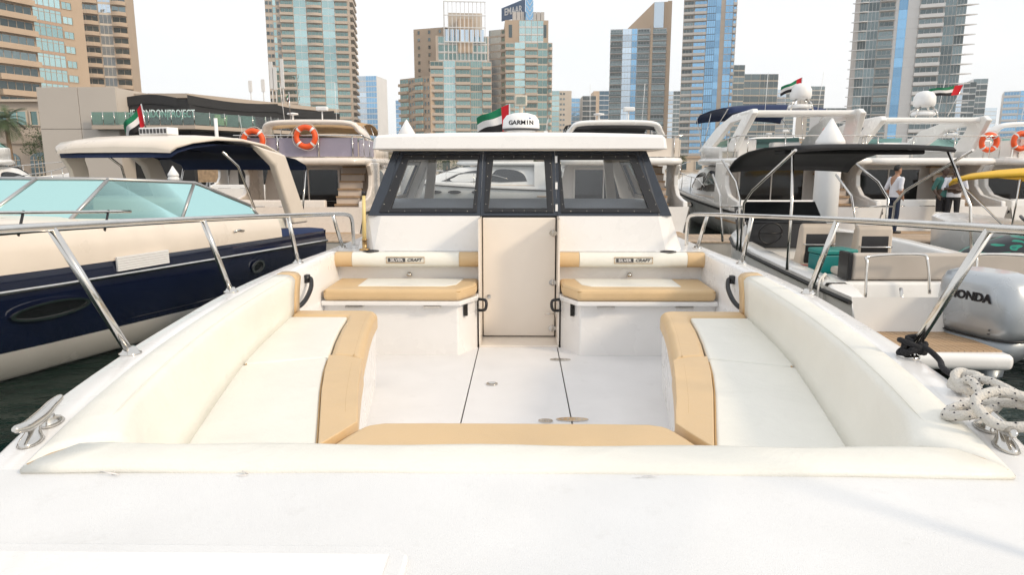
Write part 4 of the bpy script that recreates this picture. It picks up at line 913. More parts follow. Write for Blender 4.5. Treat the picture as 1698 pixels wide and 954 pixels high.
MB().tube([(-0.55, 1.2, 2.40), (-0.55, 1.2, 2.78)], 0.025, 6).build('mast_light', white_paint, nv)
for s in (-1, 1):   # bow rail
    rl = MB().tube(spline([(s*(nb(y)*0.93), y, ndk(y)+0.42+0.1*(y/Ln)) for y in (3.6, 4.6, 5.6, 6.6, 7.6, 8.6, 9.3)], 4), 0.016, 7).build('bow_rail', steel, nv)
    for y in (4.0, 4.9, 5.8, 6.7, 7.6, 8.5): MB().tube([(s*nb(y)*0.95, y, ndk(y)+0.20), (s*nb(y)*0.93, y-0.12, ndk(y)+0.43+0.1*(y/Ln))], 0.013, 6).build('rail_post', black, rl)

# ------------------------------------------------------------------ open boat with black canopy and outboard on the right (stern towards us)
ob = root('open_motorboat', 'white open motorboat with black canopy, grey bench and silver outboard, right', 'boat', (4.95, 6.75, 0), 0)
Lo = 7.2; bo = 1.50; OX = -0.40; OY = 0.85
obw = lambda y: bo*(1.0 if y < 3.6 else max(0.03, 1-((y-3.6)/(Lo-3.6))**2.3)); osh = lambda y: 0.76+0.25*(max(0, y)/Lo)**1.5
so_ = [0.25, 0.6, 1.2, 2.2, 3.4, 4.4, 5.2, 6.0, 6.6, 7.0, 7.2]
oh = None
hb_ = MB()
hb_.loft([[(-obw(y), y, osh(y)), (-obw(y)*0.97, y, 0.42), (-obw(y)*0.80, y, 0.05), (0, y, -0.3), (obw(y)*0.80, y, 0.05), (obw(y)*0.97, y, 0.42), (obw(y), y, osh(y))] for y in so_], False, False)
hb_.add([(-bo, 0.25, 0.76), (-bo*0.9, 0.25, 0.1), (bo*0.9, 0.25, 0.1), (bo, 0.25, 0.76)], [(0, 1, 2, 3)])
oh = hb_.build('hull', boat_white, ob)
for s in (-1, 1):
    MB().tube([(s*(obw(y)+0.01), y, osh(y)-0.06) for y in so_], 0.025, 6).build('rubbing_strake', rubber, oh)
    MB().loft([[(s*obw(y), y, osh(y)), (s*(obw(y)-0.02), y, osh(y)+0.03), (s*max(0.02, obw(y)-0.24), y, osh(y)+0.03), (s*max(0.01, obw(y)-0.28), y, osh(y)), (s*max(0.01, obw(y)-0.30), y, 0.35)] for y in [0.9]+so_[2:]], False, False).build('side_deck', boat_white, ob)
MB().box(-1.0, 1.0, 0.5, 5.6, 0.30, 0.34).build('cockpit_sole', pm('grey_sole', (0.45, 0.44, 0.42), 0.7), ob)
MB().loft([[(-obw(y)*0.9, y, osh(y)+0.02), (0, y, osh(y)+0.10), (obw(y)*0.9, y, osh(y)+0.02)] for y in (5.2, 6.0, 6.6, 7.1)], False, False).build('foredeck', boat_white, ob)
# stern quarters either side of the engine with teak slats
for s in (-1, 1):
    x0, x1 = sorted((s*0.36, s*1.42))
    pf = MB().prism([(x0, -0.62), (x1, -0.55), (x1, 0.30), (x0, 0.30)] if s > 0 else [(x0, -0.55), (x1, -0.62), (x1, 0.30), (x0, 0.30)], 0.22, 0.38).build('swim_platform', boat_white, ob, bevel=0.06)
    slt = MB().box(0, 0.052, -0.50, 0.27, 0.381, 0.394).mesh('teak_slat', teak)
    for k in range(16): inst('teak_slat', slt, pf, (x0+0.07+k*0.0585, 0, 0))
    MB().prism([(0.25, 0.36), (0.30, 0.58), (0.60, 0.70), (0.95, 0.80), (0.95, 0.36)], s*1.16, s*1.46, axis='x').build('stern_quarter', boat_white, ob, bevel=0.05)
    rl = MB().tube(spline([(s*1.0, 0.95, 0.62), (s*0.98, 1.02, 1.0), (s*0.92, 1.08, 1.08), (s*0.35, 1.1, 1.10), (s*0.28, 1.05, 1.02), (s*0.26, 0.98, 0.66)], 5), 0.017, 8).build('stern_rail', steel, ob)
    MB().tube([(s*0.95, 0.30, 0.40), (s*0.95, 0.30, 0.74), (s*0.93, 0.38, 0.83)], 0.018, 8).build('boarding_post', steel, ob)
    ck = MB().tube([(s*1.38, 1.22, 0.83), (s*1.38, 1.10, 0.83)], 0.02, 6); ck.tube([(s*1.32, 1.16, 0.80), (s*1.38, 1.16, 0.80), (s*1.46, 1.16, 0.82)], 0.013, 6); ck.build('cleat', steel, ob)
# stern bench
seat_grey = pm('warm_grey_vinyl', (0.48, 0.43, 0.38), 0.5, bump=0.1); seat_beige = pm('beige_vinyl', (0.58, 0.50, 0.42), 0.5)
MB().hexa([(-1.15, 1.12, 0.35), (1.15, 1.12, 0.35), (1.15, 1.85, 0.35), (-1.15, 1.85, 0.35)], [(-1.15, 1.20, 0.76), (1.15, 1.20, 0.76), (1.15, 1.85, 0.76), (-1.15, 1.85, 0.76)]).build('bench_base', boat_white, ob, bevel=0.04)
MB().box(-1.02, 1.02, 1.26, 1.38, 0.77, 1.09).build('bench_backrest', seat_grey, ob, bevel=0.04)
MB().box(-1.02, 1.02, 1.39, 1.86, 0.765, 0.86).build('bench_cushion', seat_grey, ob, bevel=0.035)
MB().box(-1.09, -1.03, 1.24, 1.5, 0.77, 1.10).build('bench_end', black, ob, bevel=0.015)
MB().box(-1.18, -0.58, 1.88, 2.42, 0.345, 0.62).build('side_seat', boat_white, ob, bevel=0.04)
# two helm seats
def helm_seat(x, y):
    pr = [(-0.04, 0.60), (0.40, 0.60), (0.47, 0.66), (0.44, 0.73), (0.12, 0.76), (0.05, 0.95), (0.0, 1.22), (-0.04, 1.30), (-0.10, 1.31), (-0.14, 1.24), (-0.15, 0.90), (-0.12, 0.70)]
    so = MB().prism([(y+a, c) for a, c in pr], x-0.24, x+0.24, axis='x').build('helm_seat', seat_beige, ob, bevel=0.04, label='beige helm seat with black back')
    MB().prism([(y-0.11, 0.72), (y-0.16, 0.80), (y-0.145, 1.16), (y-0.11, 1.20)], x-0.19, x+0.19, axis='x').build('seat_back', black, so, bevel=0.02)
    MB().tube(spline([(x-0.20, y-0.14, 1.02), (x-0.18, y-0.20, 1.02), (x+0.18, y-0.20, 1.02), (x+0.20, y-0.14, 1.02)], 3), 0.012, 6).build('grab_bar', steel, so)
    MB().lathe([(0.16, 0.34), (0.07, 0.38), (0.06, 0.62), (0.12, 0.63)], (x, y+0.15, 0), 14).build('seat_pedestal', steel, so)
helm_seat(-0.75, 3.0); helm_seat(-0.12, 2.7)
cn = MB().hexa([(-0.62, 3.35, 0.34), (0.75, 3.35, 0.34), (0.75, 4.2, 0.34), (-0.62, 4.2, 0.34)], [(-0.62, 3.50, 1.18), (0.75, 3.50, 1.18), (0.66, 4.05, 1.05), (-0.54, 4.05, 1.05)]).build('console', boat_white, ob, bevel=0.05)
MB().hexa([(-0.58, 3.36, 0.80), (0.70, 3.36, 0.80), (0.70, 3.50, 0.80), (-0.58, 3.50, 0.80)], [(-0.58, 3.46, 1.20), (0.70, 3.46, 1.20), (0.70, 3.60, 1.24), (-0.58, 3.60, 1.24)]).build('dashboard', black, cn, bevel=0.02)
sw = MB().tube([(-0.28+0.18*math.cos(a), 3.26-0.05*math.sin(a), 1.05+0.17*math.sin(a)) for a in [2*math.pi*i/20 for i in range(21)]], 0.014, 6); sw.tube([(-0.46, 3.26, 1.05), (-0.10, 3.26, 1.05)], 0.012, 5); sw.build('steering_wheel', black, cn)
MB().loft([[(-0.58, 3.62, 1.20), (-0.54, 3.86, 1.52)], [(0.70, 3.62, 1.20), (0.64, 3.86, 1.52)]], False, False).build('windscreen', smoke_glass, cn, fix=False)
for o_ in ob.children:
    if o_.name.startswith('console'): o_.location = (OX-0.3, OY, 0)
MB().box(0.80, 1.0, 2.7, 3.3, 0.34, 0.70).build('side_locker', canvas_black, ob, bevel=0.04)
# dark board with emblem leaning at the side
bd = MB().hexa([(-1.20, 5.05, 0.80), (-1.14, 5.05, 0.80), (-1.14, 4.55, 0.78), (-1.20, 4.55, 0.78)], [(-1.20, 5.35, 1.42), (-1.14, 5.35, 1.42), (-1.14, 5.12, 1.42), (-1.20, 5.12, 1.42)]).build('dark_side_panel', pm('charcoal_panel', (0.05, 0.05, 0.055), 0.5), ob, bevel=0.015)
text('S', 0.24, f_white, bd, Matrix.Identity(4), name='emblem', depth=0.003, bold=0.004, shear=0.3, world=False).matrix_local = facing((-1.205, 5.16, 1.27), (0, -1, 0), (0, 0, 1))
text('NO STEP', 0.07, f_red, ob, Matrix.Identity(4), name='warning_sticker', depth=0.002, bold=0.006, world=False).matrix_local = facing((-1.15, 2.35, 0.797), (0.55, -0.85, 0), (0.85, 0.55, 0.0))
# black canopy with frame
cz_ = 2.36
rg = []
for y, dz in ((1.35, -0.02), (1.42, 0.02), (1.9, 0.04), (2.5, 0.04), (3.2, 0.0), (3.6, -0.06), (3.9, -0.13), (4.1, -0.22), (4.2, -0.30)):
    rg.append([(x*1.02, y, cz_+dz-0.035*abs(x)**3) for x in (-1, -0.8, -0.4, 0, 0.4, 0.8, 1)] + [(x*1.0, y, cz_+dz-0.028-0.04*abs(x)**3) for x in (1, 0.8, 0.4, 0, -0.4, -0.8, -1)])
cp = MB().loft(rg).build('canopy', canvas_black, ob)
for s in (-1, 1):
    for pth in ([(s*1.14, 2.95, 0.80), (s*1.14, 2.9, 1.55), (s*1.12, 2.6, 1.75), (s*1.10, 1.15, 2.30)], [(s*1.14, 3.1, 0.80), (s*1.14, 3.1, 1.60), (s*1.12, 3.4, 1.85), (s*1.10, 4.3, 2.20)], [(s*1.14, 3.9, 0.85), (s*1.12, 4.25, 1.6), (s*1.10, 4.85, 1.95)], [(s*1.0, 1.5, 2.30), (s*1.12, 1.1, 1.6), (s*1.16, 1.0, 0.8)]):
        MB().tube(pth, 0.019, 8).build('canopy_pole', steel, cp)
    MB().tube([(s*1.14, 2.9, 1.50), (s*1.14, 4.1, 1.42)], 0.014, 6).build('canopy_brace', steel, cp)
MB().box(-0.95, 0.95, 1.9, 2.3, 2.26, 2.32).build('rolled_canvas', canvas_black, cp, bevel=0.025)
cp.location = (OX, OY, 0)
# outboard engine
eg = root('outboard_engine', 'large silver grey outboard engine with black lettering on the stern, right edge', 'outboard engine', (4.74, 6.92, -0.24), R(18))
eg.scale = (1.14, 1.14, 1.10)
silver = pm('silver_paint', (0.42, 0.45, 0.48), 0.28, metal=0.35, var=0.04, coat=0.5); dsilver = pm('grey_blue_paint', (0.25, 0.28, 0.31), 0.35, metal=0.3, coat=0.3)
def esec(z, w, y0, y1, e=0.35):
    p = []
    for k in range(20):
        a = 2*math.pi*k/20; cx_ = math.copysign(abs(math.cos(a))**0.62, math.cos(a)); sy_ = math.copysign(abs(math.sin(a))**0.62, math.sin(a))
        p.append((w*cx_, (y0+y1)/2+(y1-y0)/2*sy_, z))
    return p
cowl = MB().loft([esec(0.62, 0.255, -0.44, 0.28), esec(0.72, 0.275, -0.47, 0.31), esec(0.92, 0.275, -0.46, 0.32), esec(1.08, 0.255, -0.42, 0.31), esec(1.15, 0.22, -0.36, 0.28), esec(1.185, 0.15, -0.24, 0.2)]).build('cowling', silver, eg)
MB().loft([esec(0.605, 0.262, -0.45, 0.29), esec(0.620, 0.268, -0.455, 0.295)]).build('cowling_seam', black, eg)
MB().loft([esec(0.32, 0.16, -0.26, 0.16), esec(0.42, 0.22, -0.36, 0.22), esec(0.604, 0.255, -0.44, 0.28)]).build('lower_cowling', dsilver, eg)
MB().loft([esec(-0.6, 0.05, -0.20, 0.10), esec(0.0, 0.08, -0.22, 0.12), esec(0.33, 0.14, -0.24, 0.15)]).build('midsection', dsilver, eg)
MB().hexa([(-0.14, 0.10, 0.1), (0.14, 0.10, 0.1), (0.14, 0.42, 0.1), (-0.14, 0.42, 0.1)], [(-0.15, 0.12, 0.62), (0.15, 0.12, 0.62), (0.15, 0.46, 0.60), (-0.15, 0.46, 0.60)]).build('mount_bracket', black, eg, bevel=0.02)
MB().tube(spline([(-0.1, 0.28, 0.60), (-0.25, 0.45, 0.50), (-0.42, 0.62, 0.52), (-0.4, 0.85, 0.60)], 5), 0.03, 8).build('rigging_hose', black, eg)
text('HONDA', 0.105, f_black, cowl, Matrix.Identity(4), depth=0.004, bold=0.004, world=False).matrix_local = facing((-0.270, -0.09, 0.97), (0, -1, 0.0), (0.06, 0, 1)) @ Matrix.Rotation(0.0, 4, 'Z')
text('150', 0.15, f_black, cowl, Matrix.Identity(4), depth=0.004, bold=0.006, shear=0.3, world=False).matrix_local = facing((0.03, -0.474, 0.80), (1, 0, 0), (0, 0, 1))
for z in (0.665, 0.70): MB().lathe([(0.010, -0.004), (0.010, 0.004)], (-0.265, -0.30, z), 8).build('screw', black, cowl)
MB().slab([(0.02, -0.476, 0.93), (0.26, -0.43, 0.91), (0.24, -0.43, 0.885), (0.02, -0.476, 0.90)], (0, -0.004, 0)).build('decal', black, cowl)

# fender rope between boats
rope('white_mooring_rope', [(3.57, 7.9, 0.86), (3.47, 7.75, 0.82), (3.43, 7.62, 0.62), (3.40, 7.55, 0.48), (3.37, 7.60, 0.62), (3.41, 7.7, 0.80), (3.55, 7.88, 0.87)], 0.012, rope_white, 'white rope looped on the open boat quarter cleat', True)
# teal cool box
cb = root('cool_box', 'teal plastic cool box beside the grey bench of the open motorboat', 'cool box', (4.06, 8.85, 0.622), R(8))
teal = pm('teal_plastic', (0.0, 0.17, 0.17), 0.4)
MB().box(-0.24, 0.24, -0.16, 0.16, 0, 0.36).build('body', teal, cb, bevel=0.02); MB().box(-0.25, 0.25, -0.17, 0.17, 0.365, 0.43).build('lid', pm('teal_lid', (0.01, 0.22, 0.20), 0.4), cb, bevel=0.02)

# ------------------------------------------------------------------ covered teal craft, yellow canopy boat
def camo():
    m = bpy.data.materials.new('teal_camouflage'); m.use_nodes = True; n = m.node_tree.nodes; l = m.node_tree.links; p = n['Principled BSDF']
    t = n.new('ShaderNodeTexCoord'); z = n.new('ShaderNodeTexNoise'); z.inputs['Scale'].default_value = 3.2; z.inputs['Detail'].default_value = 1.5; z.inputs['Distortion'].default_value = 1.2
    c = n.new('ShaderNodeValToRGB'); c.color_ramp.interpolation = 'CONSTANT'; e = c.color_ramp.elements
    e[0].color = (0.004, 0.008, 0.012, 1); e[1].position = 0.47; e[1].color = (0.0, 0.22, 0.15, 1); k = c.color_ramp.elements.new(0.56); k.color = (0.0, 0.12, 0.10, 1); k = c.color_ramp.elements.new(0.64); k.color = (0.01, 0.33, 0.23, 1)
    mp = n.new('ShaderNodeMapping'); mp.inputs[3].default_value = (0.7, 0.7, 1.6)
    l.new(t.outputs['Object'], mp.inputs[0]); l.new(mp.outputs[0], z.inputs['Vector']); l.new(z.outputs[0], c.inputs[0]); l.new(c.outputs[0], p.inputs['Base Color']); p.inputs['Roughness'].default_value = 0.35
    return m
js = root('jet_ski', 'teal and black camouflage patterned jet ski beyond the outboard engine', 'jet ski', (8.3, 10.6, 0.1), R(96))
rg = []
for y, w_, z0, z1 in ((-1.5, 0.42, 0.2, 0.52), (-1.2, 0.55, 0.05, 0.72), (-0.5, 0.60, 0.0, 0.95), (0.2, 0.60, 0.0, 1.02), (0.9, 0.52, 0.05, 0.95), (1.4, 0.34, 0.2, 0.80), (1.7, 0.08, 0.45, 0.66)):
    rg.append([(-w_*0.6, y, z0), (-w_, y, z0+0.22), (-w_*0.95, y, (z0+z1)/2+0.08), (-w_*0.5, y, z1-0.05), (0, y, z1), (w_*0.5, y, z1-0.05), (w_*0.95, y, (z0+z1)/2+0.08), (w_, y, z0+0.22), (w_*0.6, y, z0)])
jh = MB().loft(rg).build('hull', camo(), js)
MB().loft([[(-0.2, -1.1, 0.66), (-0.16, -1.1, 0.84), (0.16, -1.1, 0.84), (0.2, -1.1, 0.66)], [(-0.22, -0.4, 0.86), (-0.17, -0.4, 1.04), (0.17, -0.4, 1.04), (0.22, -0.4, 0.86)], [(-0.2, 0.2, 0.9), (-0.14, 0.2, 1.06), (0.14, 0.2, 1.06), (0.2, 0.2, 0.9)]]).build('saddle', black, js)
MB().tube(spline([(-0.36, 0.35, 1.22), (-0.1, 0.5, 1.18), (0.1, 0.5, 1.18), (0.36, 0.35, 1.22)], 3), 0.025, 6).build('handlebar', black, js)
yb = root('canopy_boat', 'small white boat with a yellow sun canopy at the right edge', 'boat', (10.35, 13.2, 0), R(12))
rg = [[(-w_, y, z), (-w_*0.9, y, 0.3), (0, y, -0.25), (w_*0.9, y, 0.3), (w_, y, z)] for y, w_, z in ((-2.6, 1.0, 0.75), (-1.5, 1.1, 0.78), (0, 1.12, 0.82), (1.5, 1.0, 0.9), (2.6, 0.5, 1.0), (3.0, 0.05, 1.05))]
yh = MB().loft(rg, False, True).build('hull', boat_white, yb)
MB().loft([[(-w_*0.98, y, z), (-w_*0.7, y, z+0.06), (w_*0.7, y, z+0.06), (w_*0.98, y, z)] for y, w_, z in ((-2.6, 1.0, 0.75), (0, 1.12, 0.82), (1.5, 1.0, 0.9), (2.6, 0.5, 1.0))], False, False).build('deck', boat_white, yb)
rg = []
for y, dz in ((-1.7, -0.20), (-1.6, -0.04), (-1.0, 0.06), (0, 0.10), (0.9, 0.05), (1.5, -0.02), (1.6, -0.12)):
    rg.append([(x*1.1, y, 2.02+dz-0.16*abs(x)**2.5) for x in (-1, -0.9, -0.6, 0, 0.6, 0.9, 1)] + [(x*1.08, y, 1.98+dz-0.18*abs(x)**2.5) for x in (1, 0.9, 0.6, 0, -0.6, -0.9, -1)])
yc_ = MB().loft(rg).build('canopy', canvas_yellow, yb)
for s in (-1, 1):
    for ya in (-1.6, 0.0, 1.5): MB().tube([(s*1.02, 0.1, 0.85), (s*1.06, ya, 1.86)], 0.018, 6).build('canopy_pole', steel, yc_)
    MB().tube([(s*1.0, -1.0, 0.8), (s*1.05, -1.6, 1.84)], 0.016, 6).build('canopy_pole', steel, yc_)
MB().box(-0.7, 0.7, -1.9, -1.2, 0.8, 1.2).build('seat', seat_beige, yb, bevel=0.08)
MB().tube(spline([(-1.0, -2.4, 0.8), (-1.0, -2.2, 1.25), (-0.6, -2.1, 1.3), (0.8, -2.1, 1.3), (1.0, -2.3, 0.8)], 4), 0.022, 8).build('stern_rail', steel, yb)
bb = root('storage_bin', 'blue storage bin on the pontoon behind the black canopy', 'bin', (6.75, 16.55, 0.376), 0)
MB().hexa([(-0.30, -0.25, 0), (0.30, -0.25, 0), (0.30, 0.25, 0), (-0.30, 0.25, 0)], [(-0.36, -0.30, 0.62), (0.36, -0.30, 0.62), (0.36, 0.30, 0.62), (-0.36, 0.30, 0.62)]).build('body', pm('blue_plastic', (0.01, 0.06, 0.32), 0.5), bb, bevel=0.03)
MB().box(-0.39, 0.39, -0.33, 0.33, 0.625, 0.70).build('lid', MATS['blue_plastic'], bb, bevel=0.025)
for s in (-1, 1): MB().lathe([(0.09, -0.03), (0.09, 0.03)], (s*0.2, 0.27, 0.10), 12).build('wheel', rubber, bb)
# ------------------------------------------------------------------ towers
stone_tan = pm('tan_render', (0.42, 0.325, 0.24), 0.85, var=0.06, scale=0.15, bump=0.0)
stone_pale = pm('pale_stone', (0.46, 0.39, 0.325), 0.85, var=0.06, scale=0.15)
stone_cream = pm('cream_render', (0.55, 0.48, 0.40), 0.85, var=0.05, scale=0.1)
stone_pink = pm('terracotta_band', (0.40, 0.28, 0.21), 0.85, var=0.05, scale=0.1)
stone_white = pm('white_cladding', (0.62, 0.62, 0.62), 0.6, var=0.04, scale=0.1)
slab_grey = pm('slab_grey', (0.47, 0.45, 0.43), 0.8, var=0.06, scale=0.1)
orange_clad = pm('orange_cladding', (0.55, 0.42, 0.30), 0.7, var=0.04, scale=0.1)
sign_wall = pm('beige_panel_wall', (0.52, 0.47, 0.42), 0.8, var=0.04, scale=0.2)
dark_sign = pm('black_sign_fabric', (0.018, 0.018, 0.02), 0.7, var=0.15, scale=0.4)
g_teal = facade_glass('teal_curtain_glass', (0.02, 0.10, 0.11), (0.66, 0.88, 0.88), 0.58)
g_blue = facade_glass('blue_curtain_glass', (0.01, 0.06, 0.14), (0.36, 0.66, 0.95), 0.60)
g_dark = facade_glass('dark_window_glass', (0.02, 0.03, 0.035), (0.6, 0.75, 0.78), 0.20, 0.6)
g_green = facade_glass('green_tint_glass', (0.02, 0.045, 0.045), (0.55, 0.80, 0.76), 0.30, 0.5)
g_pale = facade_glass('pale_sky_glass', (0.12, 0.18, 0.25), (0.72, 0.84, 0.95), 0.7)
FC = {}
def fmesh(kind, w, fh, m1, m2, **k):
    key = (kind, round(w, 2), fh, m1.name, m2.name, tuple(sorted((a, str(b)) for a, b in k.items())))
    if key in FC: return FC[key]
    p = k.get('proj', 1.3)
    if kind == 'balcony':
        b = MB().box(0.05, w-0.05, -p, -0.02, -0.15, 0.14)
        if k.get('solid', True):
            b.box(0.05, w-0.05, -p, -p+0.14, 0.141, 1.05)
            for x in (0.05, w-0.19): b.box(x, x+0.14, -p+0.141, -0.02, 0.141, 1.05)
        else:
            b.box(0.05, w-0.05, -p+0.02, -p+0.06, 0.141, 1.10, 1)
            b.box(0.05, w-0.05, -p, -p+0.08, 1.101, 1.18)
        me = b.mesh('balcony', [m1, m2])
    elif kind == 'bow_balcony':
        pts = [(0.05 + (w-0.1)*t, -p*(0.55+0.45*math.sin(math.pi*t))) for t in [i/6 for i in range(7)]]
        b = MB().prism([(w-0.05, -0.02), (0.05, -0.02)] + pts, -0.15, 0.14)
        b.loft([[(x, y, 0.141), (x, y, 1.05), (x, y+0.14, 1.05), (x, y+0.14, 0.141)] for x, y in pts], True, True, 0, False)
        me = b.mesh('balcony', [m1, m2])
    elif kind == 'tri_balcony':
        sgn = k.get('sgn', 1)
        pl = [(0, -0.13), (w, -0.13), (w, 1.5), (w+p, -0.2), (w*0.6, -1.5), (0, -0.9)] if sgn > 0 else [(w, -0.13), (0, -0.13), (0, 1.5), (-p, -0.2), (w*0.4, -1.5), (w, -0.9)]
        b = MB().prism(pl, -0.12, 0.20); me = b.mesh('balcony', [m1, m2])
    elif kind == 'recess':                       # glazing at the back of a balcony
        b = MB().box(0.25, w-0.25, -0.05, -0.012, 0.14, fh-0.45, 1)
        n = max(1, int(w/1.6))
        for i in range(n+1): b.box(0.25+(w-0.5)*i/n-0.05, 0.25+(w-0.5)*i/n+0.05, -0.09, -0.051, 0.14, fh-0.45)
        me = b.mesh('window', [m1, m2])
    elif kind == 'glass':
        sp = k.get('sp', 0.7)
        b = MB().box(0.06, w-0.06, -0.10, -0.012, sp, fh-0.03, 1); b.box(0.03, w-0.03, -0.12, -0.012, 0.0, sp-0.02)
        n = k.get('n', max(1, int(w/1.5)))
        for i in range(n+1): b.box(0.06+(w-0.12)*i/n-0.045, 0.06+(w-0.12)*i/n+0.045, -0.16, -0.101, sp, fh-0.03)
        if k.get('mid'): b.box(0.06, w-0.06, -0.15, -0.101, sp+(fh-sp)*0.72, sp+(fh-sp)*0.72+0.09)
        me = b.mesh('window', [m1, m2])
    elif kind == 'punch':
        h0, h1 = k.get('h', (0.9, 2.4)); b = MB().box(0, w, -0.04, -0.012, h0, h1, 1)
        b.ring([(-0.1, -0.01, h0-0.1), (w+0.1, -0.01, h0-0.1), (w+0.1, -0.01, h1+0.1), (-0.1, -0.01, h1+0.1)], [(0, -0.01, h0), (w, -0.01, h0), (w, -0.01, h1), (0, -0.01, h1)], (0, -0.14, 0))
        if w > 1.5: b.box(w/2-0.04, w/2+0.04, -0.08, -0.041, h0, h1)
        me = b.mesh('window', [m1, m2])
    FC[key] = me; return me
def facade(r, ox, oy, ang, z0, fh, nf, strips):
    """strips: (width, kind, options); local x runs along the wall, outward is local -y"""
    u = Vector((math.cos(ang), math.sin(ang), 0)); s = 0.0
    for w, kind, o in strips:
        a = o.get('from', 0); e = o.get('to', nf); m1 = o.get('m1', stone_tan); m2 = o.get('m2', g_dark)
        def P(x, f): v = Vector((ox, oy, z0+f*fh)) + u*x; return v
        kk = {q: v for q, v in o.items() if q not in ('from', 'to', 'm1', 'm2', 'm3', 'bal')}
        for f in range(a, e):
            if kind == 'bal':
                inst('balcony', fmesh(o.get('bal', 'balcony'), w, fh, m1, m2, **kk), r, P(s, f), ang)
                inst('window', fmesh('recess', w, fh, o.get('m3', m1), g_dark if m2 in (g_teal, g_blue, g_green) and not o.get('solid', True) else m2), r, P(s, f), ang)
            elif kind == 'glass':
                inst('window', fmesh('glass', w, fh, m1, m2, **kk), r, P(s, f), ang)
            elif kind == 'punch':
                n = o.get('count', 2); ww = o.get('ww', 1.2); kk.pop('count', 0); kk.pop('ww', 0)
                for i in range(n): inst('window', fmesh('punch', ww, fh, m1, m2, **{q: v for q, v in kk.items() if q == 'h'}), r, P(s+w*(i+0.5)/n-ww/2, f), ang)
            elif kind == 'tri':
                inst('balcony', fmesh('tri_balcony', w, fh, m1, m2, **kk), r, P(s, f), ang)
                inst('window', fmesh('glass', w, fh, slab_grey, g_dark, n=3, sp=0.3), r, P(s, f), ang)
        s += w
    return s
def tower(name, label, pxl, pxr, Y, ang=0.0, depth=22, top=None, nf=None, fh=3.3, core=None, z0=1.1, strips=(), side=None, floor0=0):
    """front wall from photo column pxl to pxr at distance Y (at its left end); widths of strips are fractions"""
    A = atY(pxl, 275, Y); A.z = 0
    rB = ray(pxr, 275); # intersect the wall line with the ray to find the width
    d = Vector((math.cos(ang), math.sin(ang), 0)); den = rB.x*d.y - rB.y*d.x
    dx, dy = A.x-CAM[0], A.y-CAM[1]; t = (dx*d.y - dy*d.x)/den; B_ = Vector((CAM[0]+rB.x*t, CAM[1]+rB.y*t, 0)); W = (B_-A).length
    if top is not None: nf = max(1, int(round((atY((pxl+pxr)/2, top, (A.y+B_.y)/2).z - z0)/fh)))
    mid = (A+B_)/2
    r = root(name, label, 'building', (mid.x, mid.y, 0), ang)
    H = z0 + nf*fh
    MB().box(-W/2, W/2, 0, depth, 0.5, H).build('wall', core or stone_tan, r)
    tot = sum(q[0] for q in strips)
    if strips: facade(r, -W/2, 0, 0, z0, fh, nf, [(q[0]/tot*W, q[1], {**{'from': floor0}, **q[2]}) for q in strips])
    if side:
        which, ss = side; tot = sum(q[0] for q in ss)
        if which == 'R': facade(r, W/2, 0, math.pi/2, z0, fh, nf, [(q[0]/tot*depth, q[1], {**{'from': floor0}, **q[2]}) for q in ss])
        else: facade(r, -W/2, depth, -math.pi/2, z0, fh, nf, [(q[0]/tot*depth, q[1], {**{'from': floor0}, **q[2]}) for q in ss])
    return r, W, H
T = stone_tan
# A: left residential blocks, wall turned to the right and lit by the sun
tower('apartment_tower', 'tan apartment tower with long balconies and teal windows at the left edge', -95, 164, 140, R(66), 18, nf=19, strips=(
    (1.2, 'glass', dict(m1=stone_pink, m2=g_teal, n=6, mid=1)), (1.0, 'glass', dict(m1=stone_pink, m2=g_teal, n=6, mid=1)), (1.6, 'bal', dict(m1=T, m2=g_dark, proj=1.6)), (1.15, 'glass', dict(m1=stone_pink, m2=g_teal, n=5, mid=1)), (0.5, 'punch', dict(m1=T, m2=g_teal, count=1, ww=2.2)), (0.45, 'none', {})))
tower('apartment_tower', 'tan apartment tower with rounded balconies behind the left block', 150, 234, 232, R(22), 20, nf=23, fh=3.35, strips=(
    (0.2, 'none', {}), (1.0, 'bal', dict(m1=T, m2=g_dark, bal='bow_balcony', proj=2.0)), (0.65, 'glass', dict(m1=stone_cream, m2=g_pale, n=3)), (0.8, 'bal', dict(m1=T, m2=g_dark, bal='bow_balcony', proj=2.0))))
# C
bl = dict(m1=stone_pale, m2=g_green, proj=1.5)
tower('apartment_tower', 'tall slim tower with two pale teal glass strips left of the cabin', 455, 590, 326, R(9), 24, nf=32, core=stone_pale, strips=(
    (0.55, 'punch', dict(m1=stone_pale, m2=g_dark, count=2, ww=1.3)), (0.25, 'glass', dict(m1=stone_pale, m2=g_teal, n=1)), (0.3, 'punch', dict(m1=stone_pale, m2=g_dark, count=1, ww=1.4)), (1.0, 'bal', bl), (0.95, 'glass', dict(m1=stone_white, m2=g_teal, n=2, sp=0.35)), (1.2, 'bal', {**bl, 'bal': 'bow_balcony', 'proj': 2.2}), (0.95, 'glass', dict(m1=stone_white, m2=g_teal, n=2, sp=0.35)), (1.0, 'bal', bl), (0.15, 'none', {})),
    side=('R', ((1, 'bal', bl), (1, 'bal', bl), (1, 'bal', bl))))
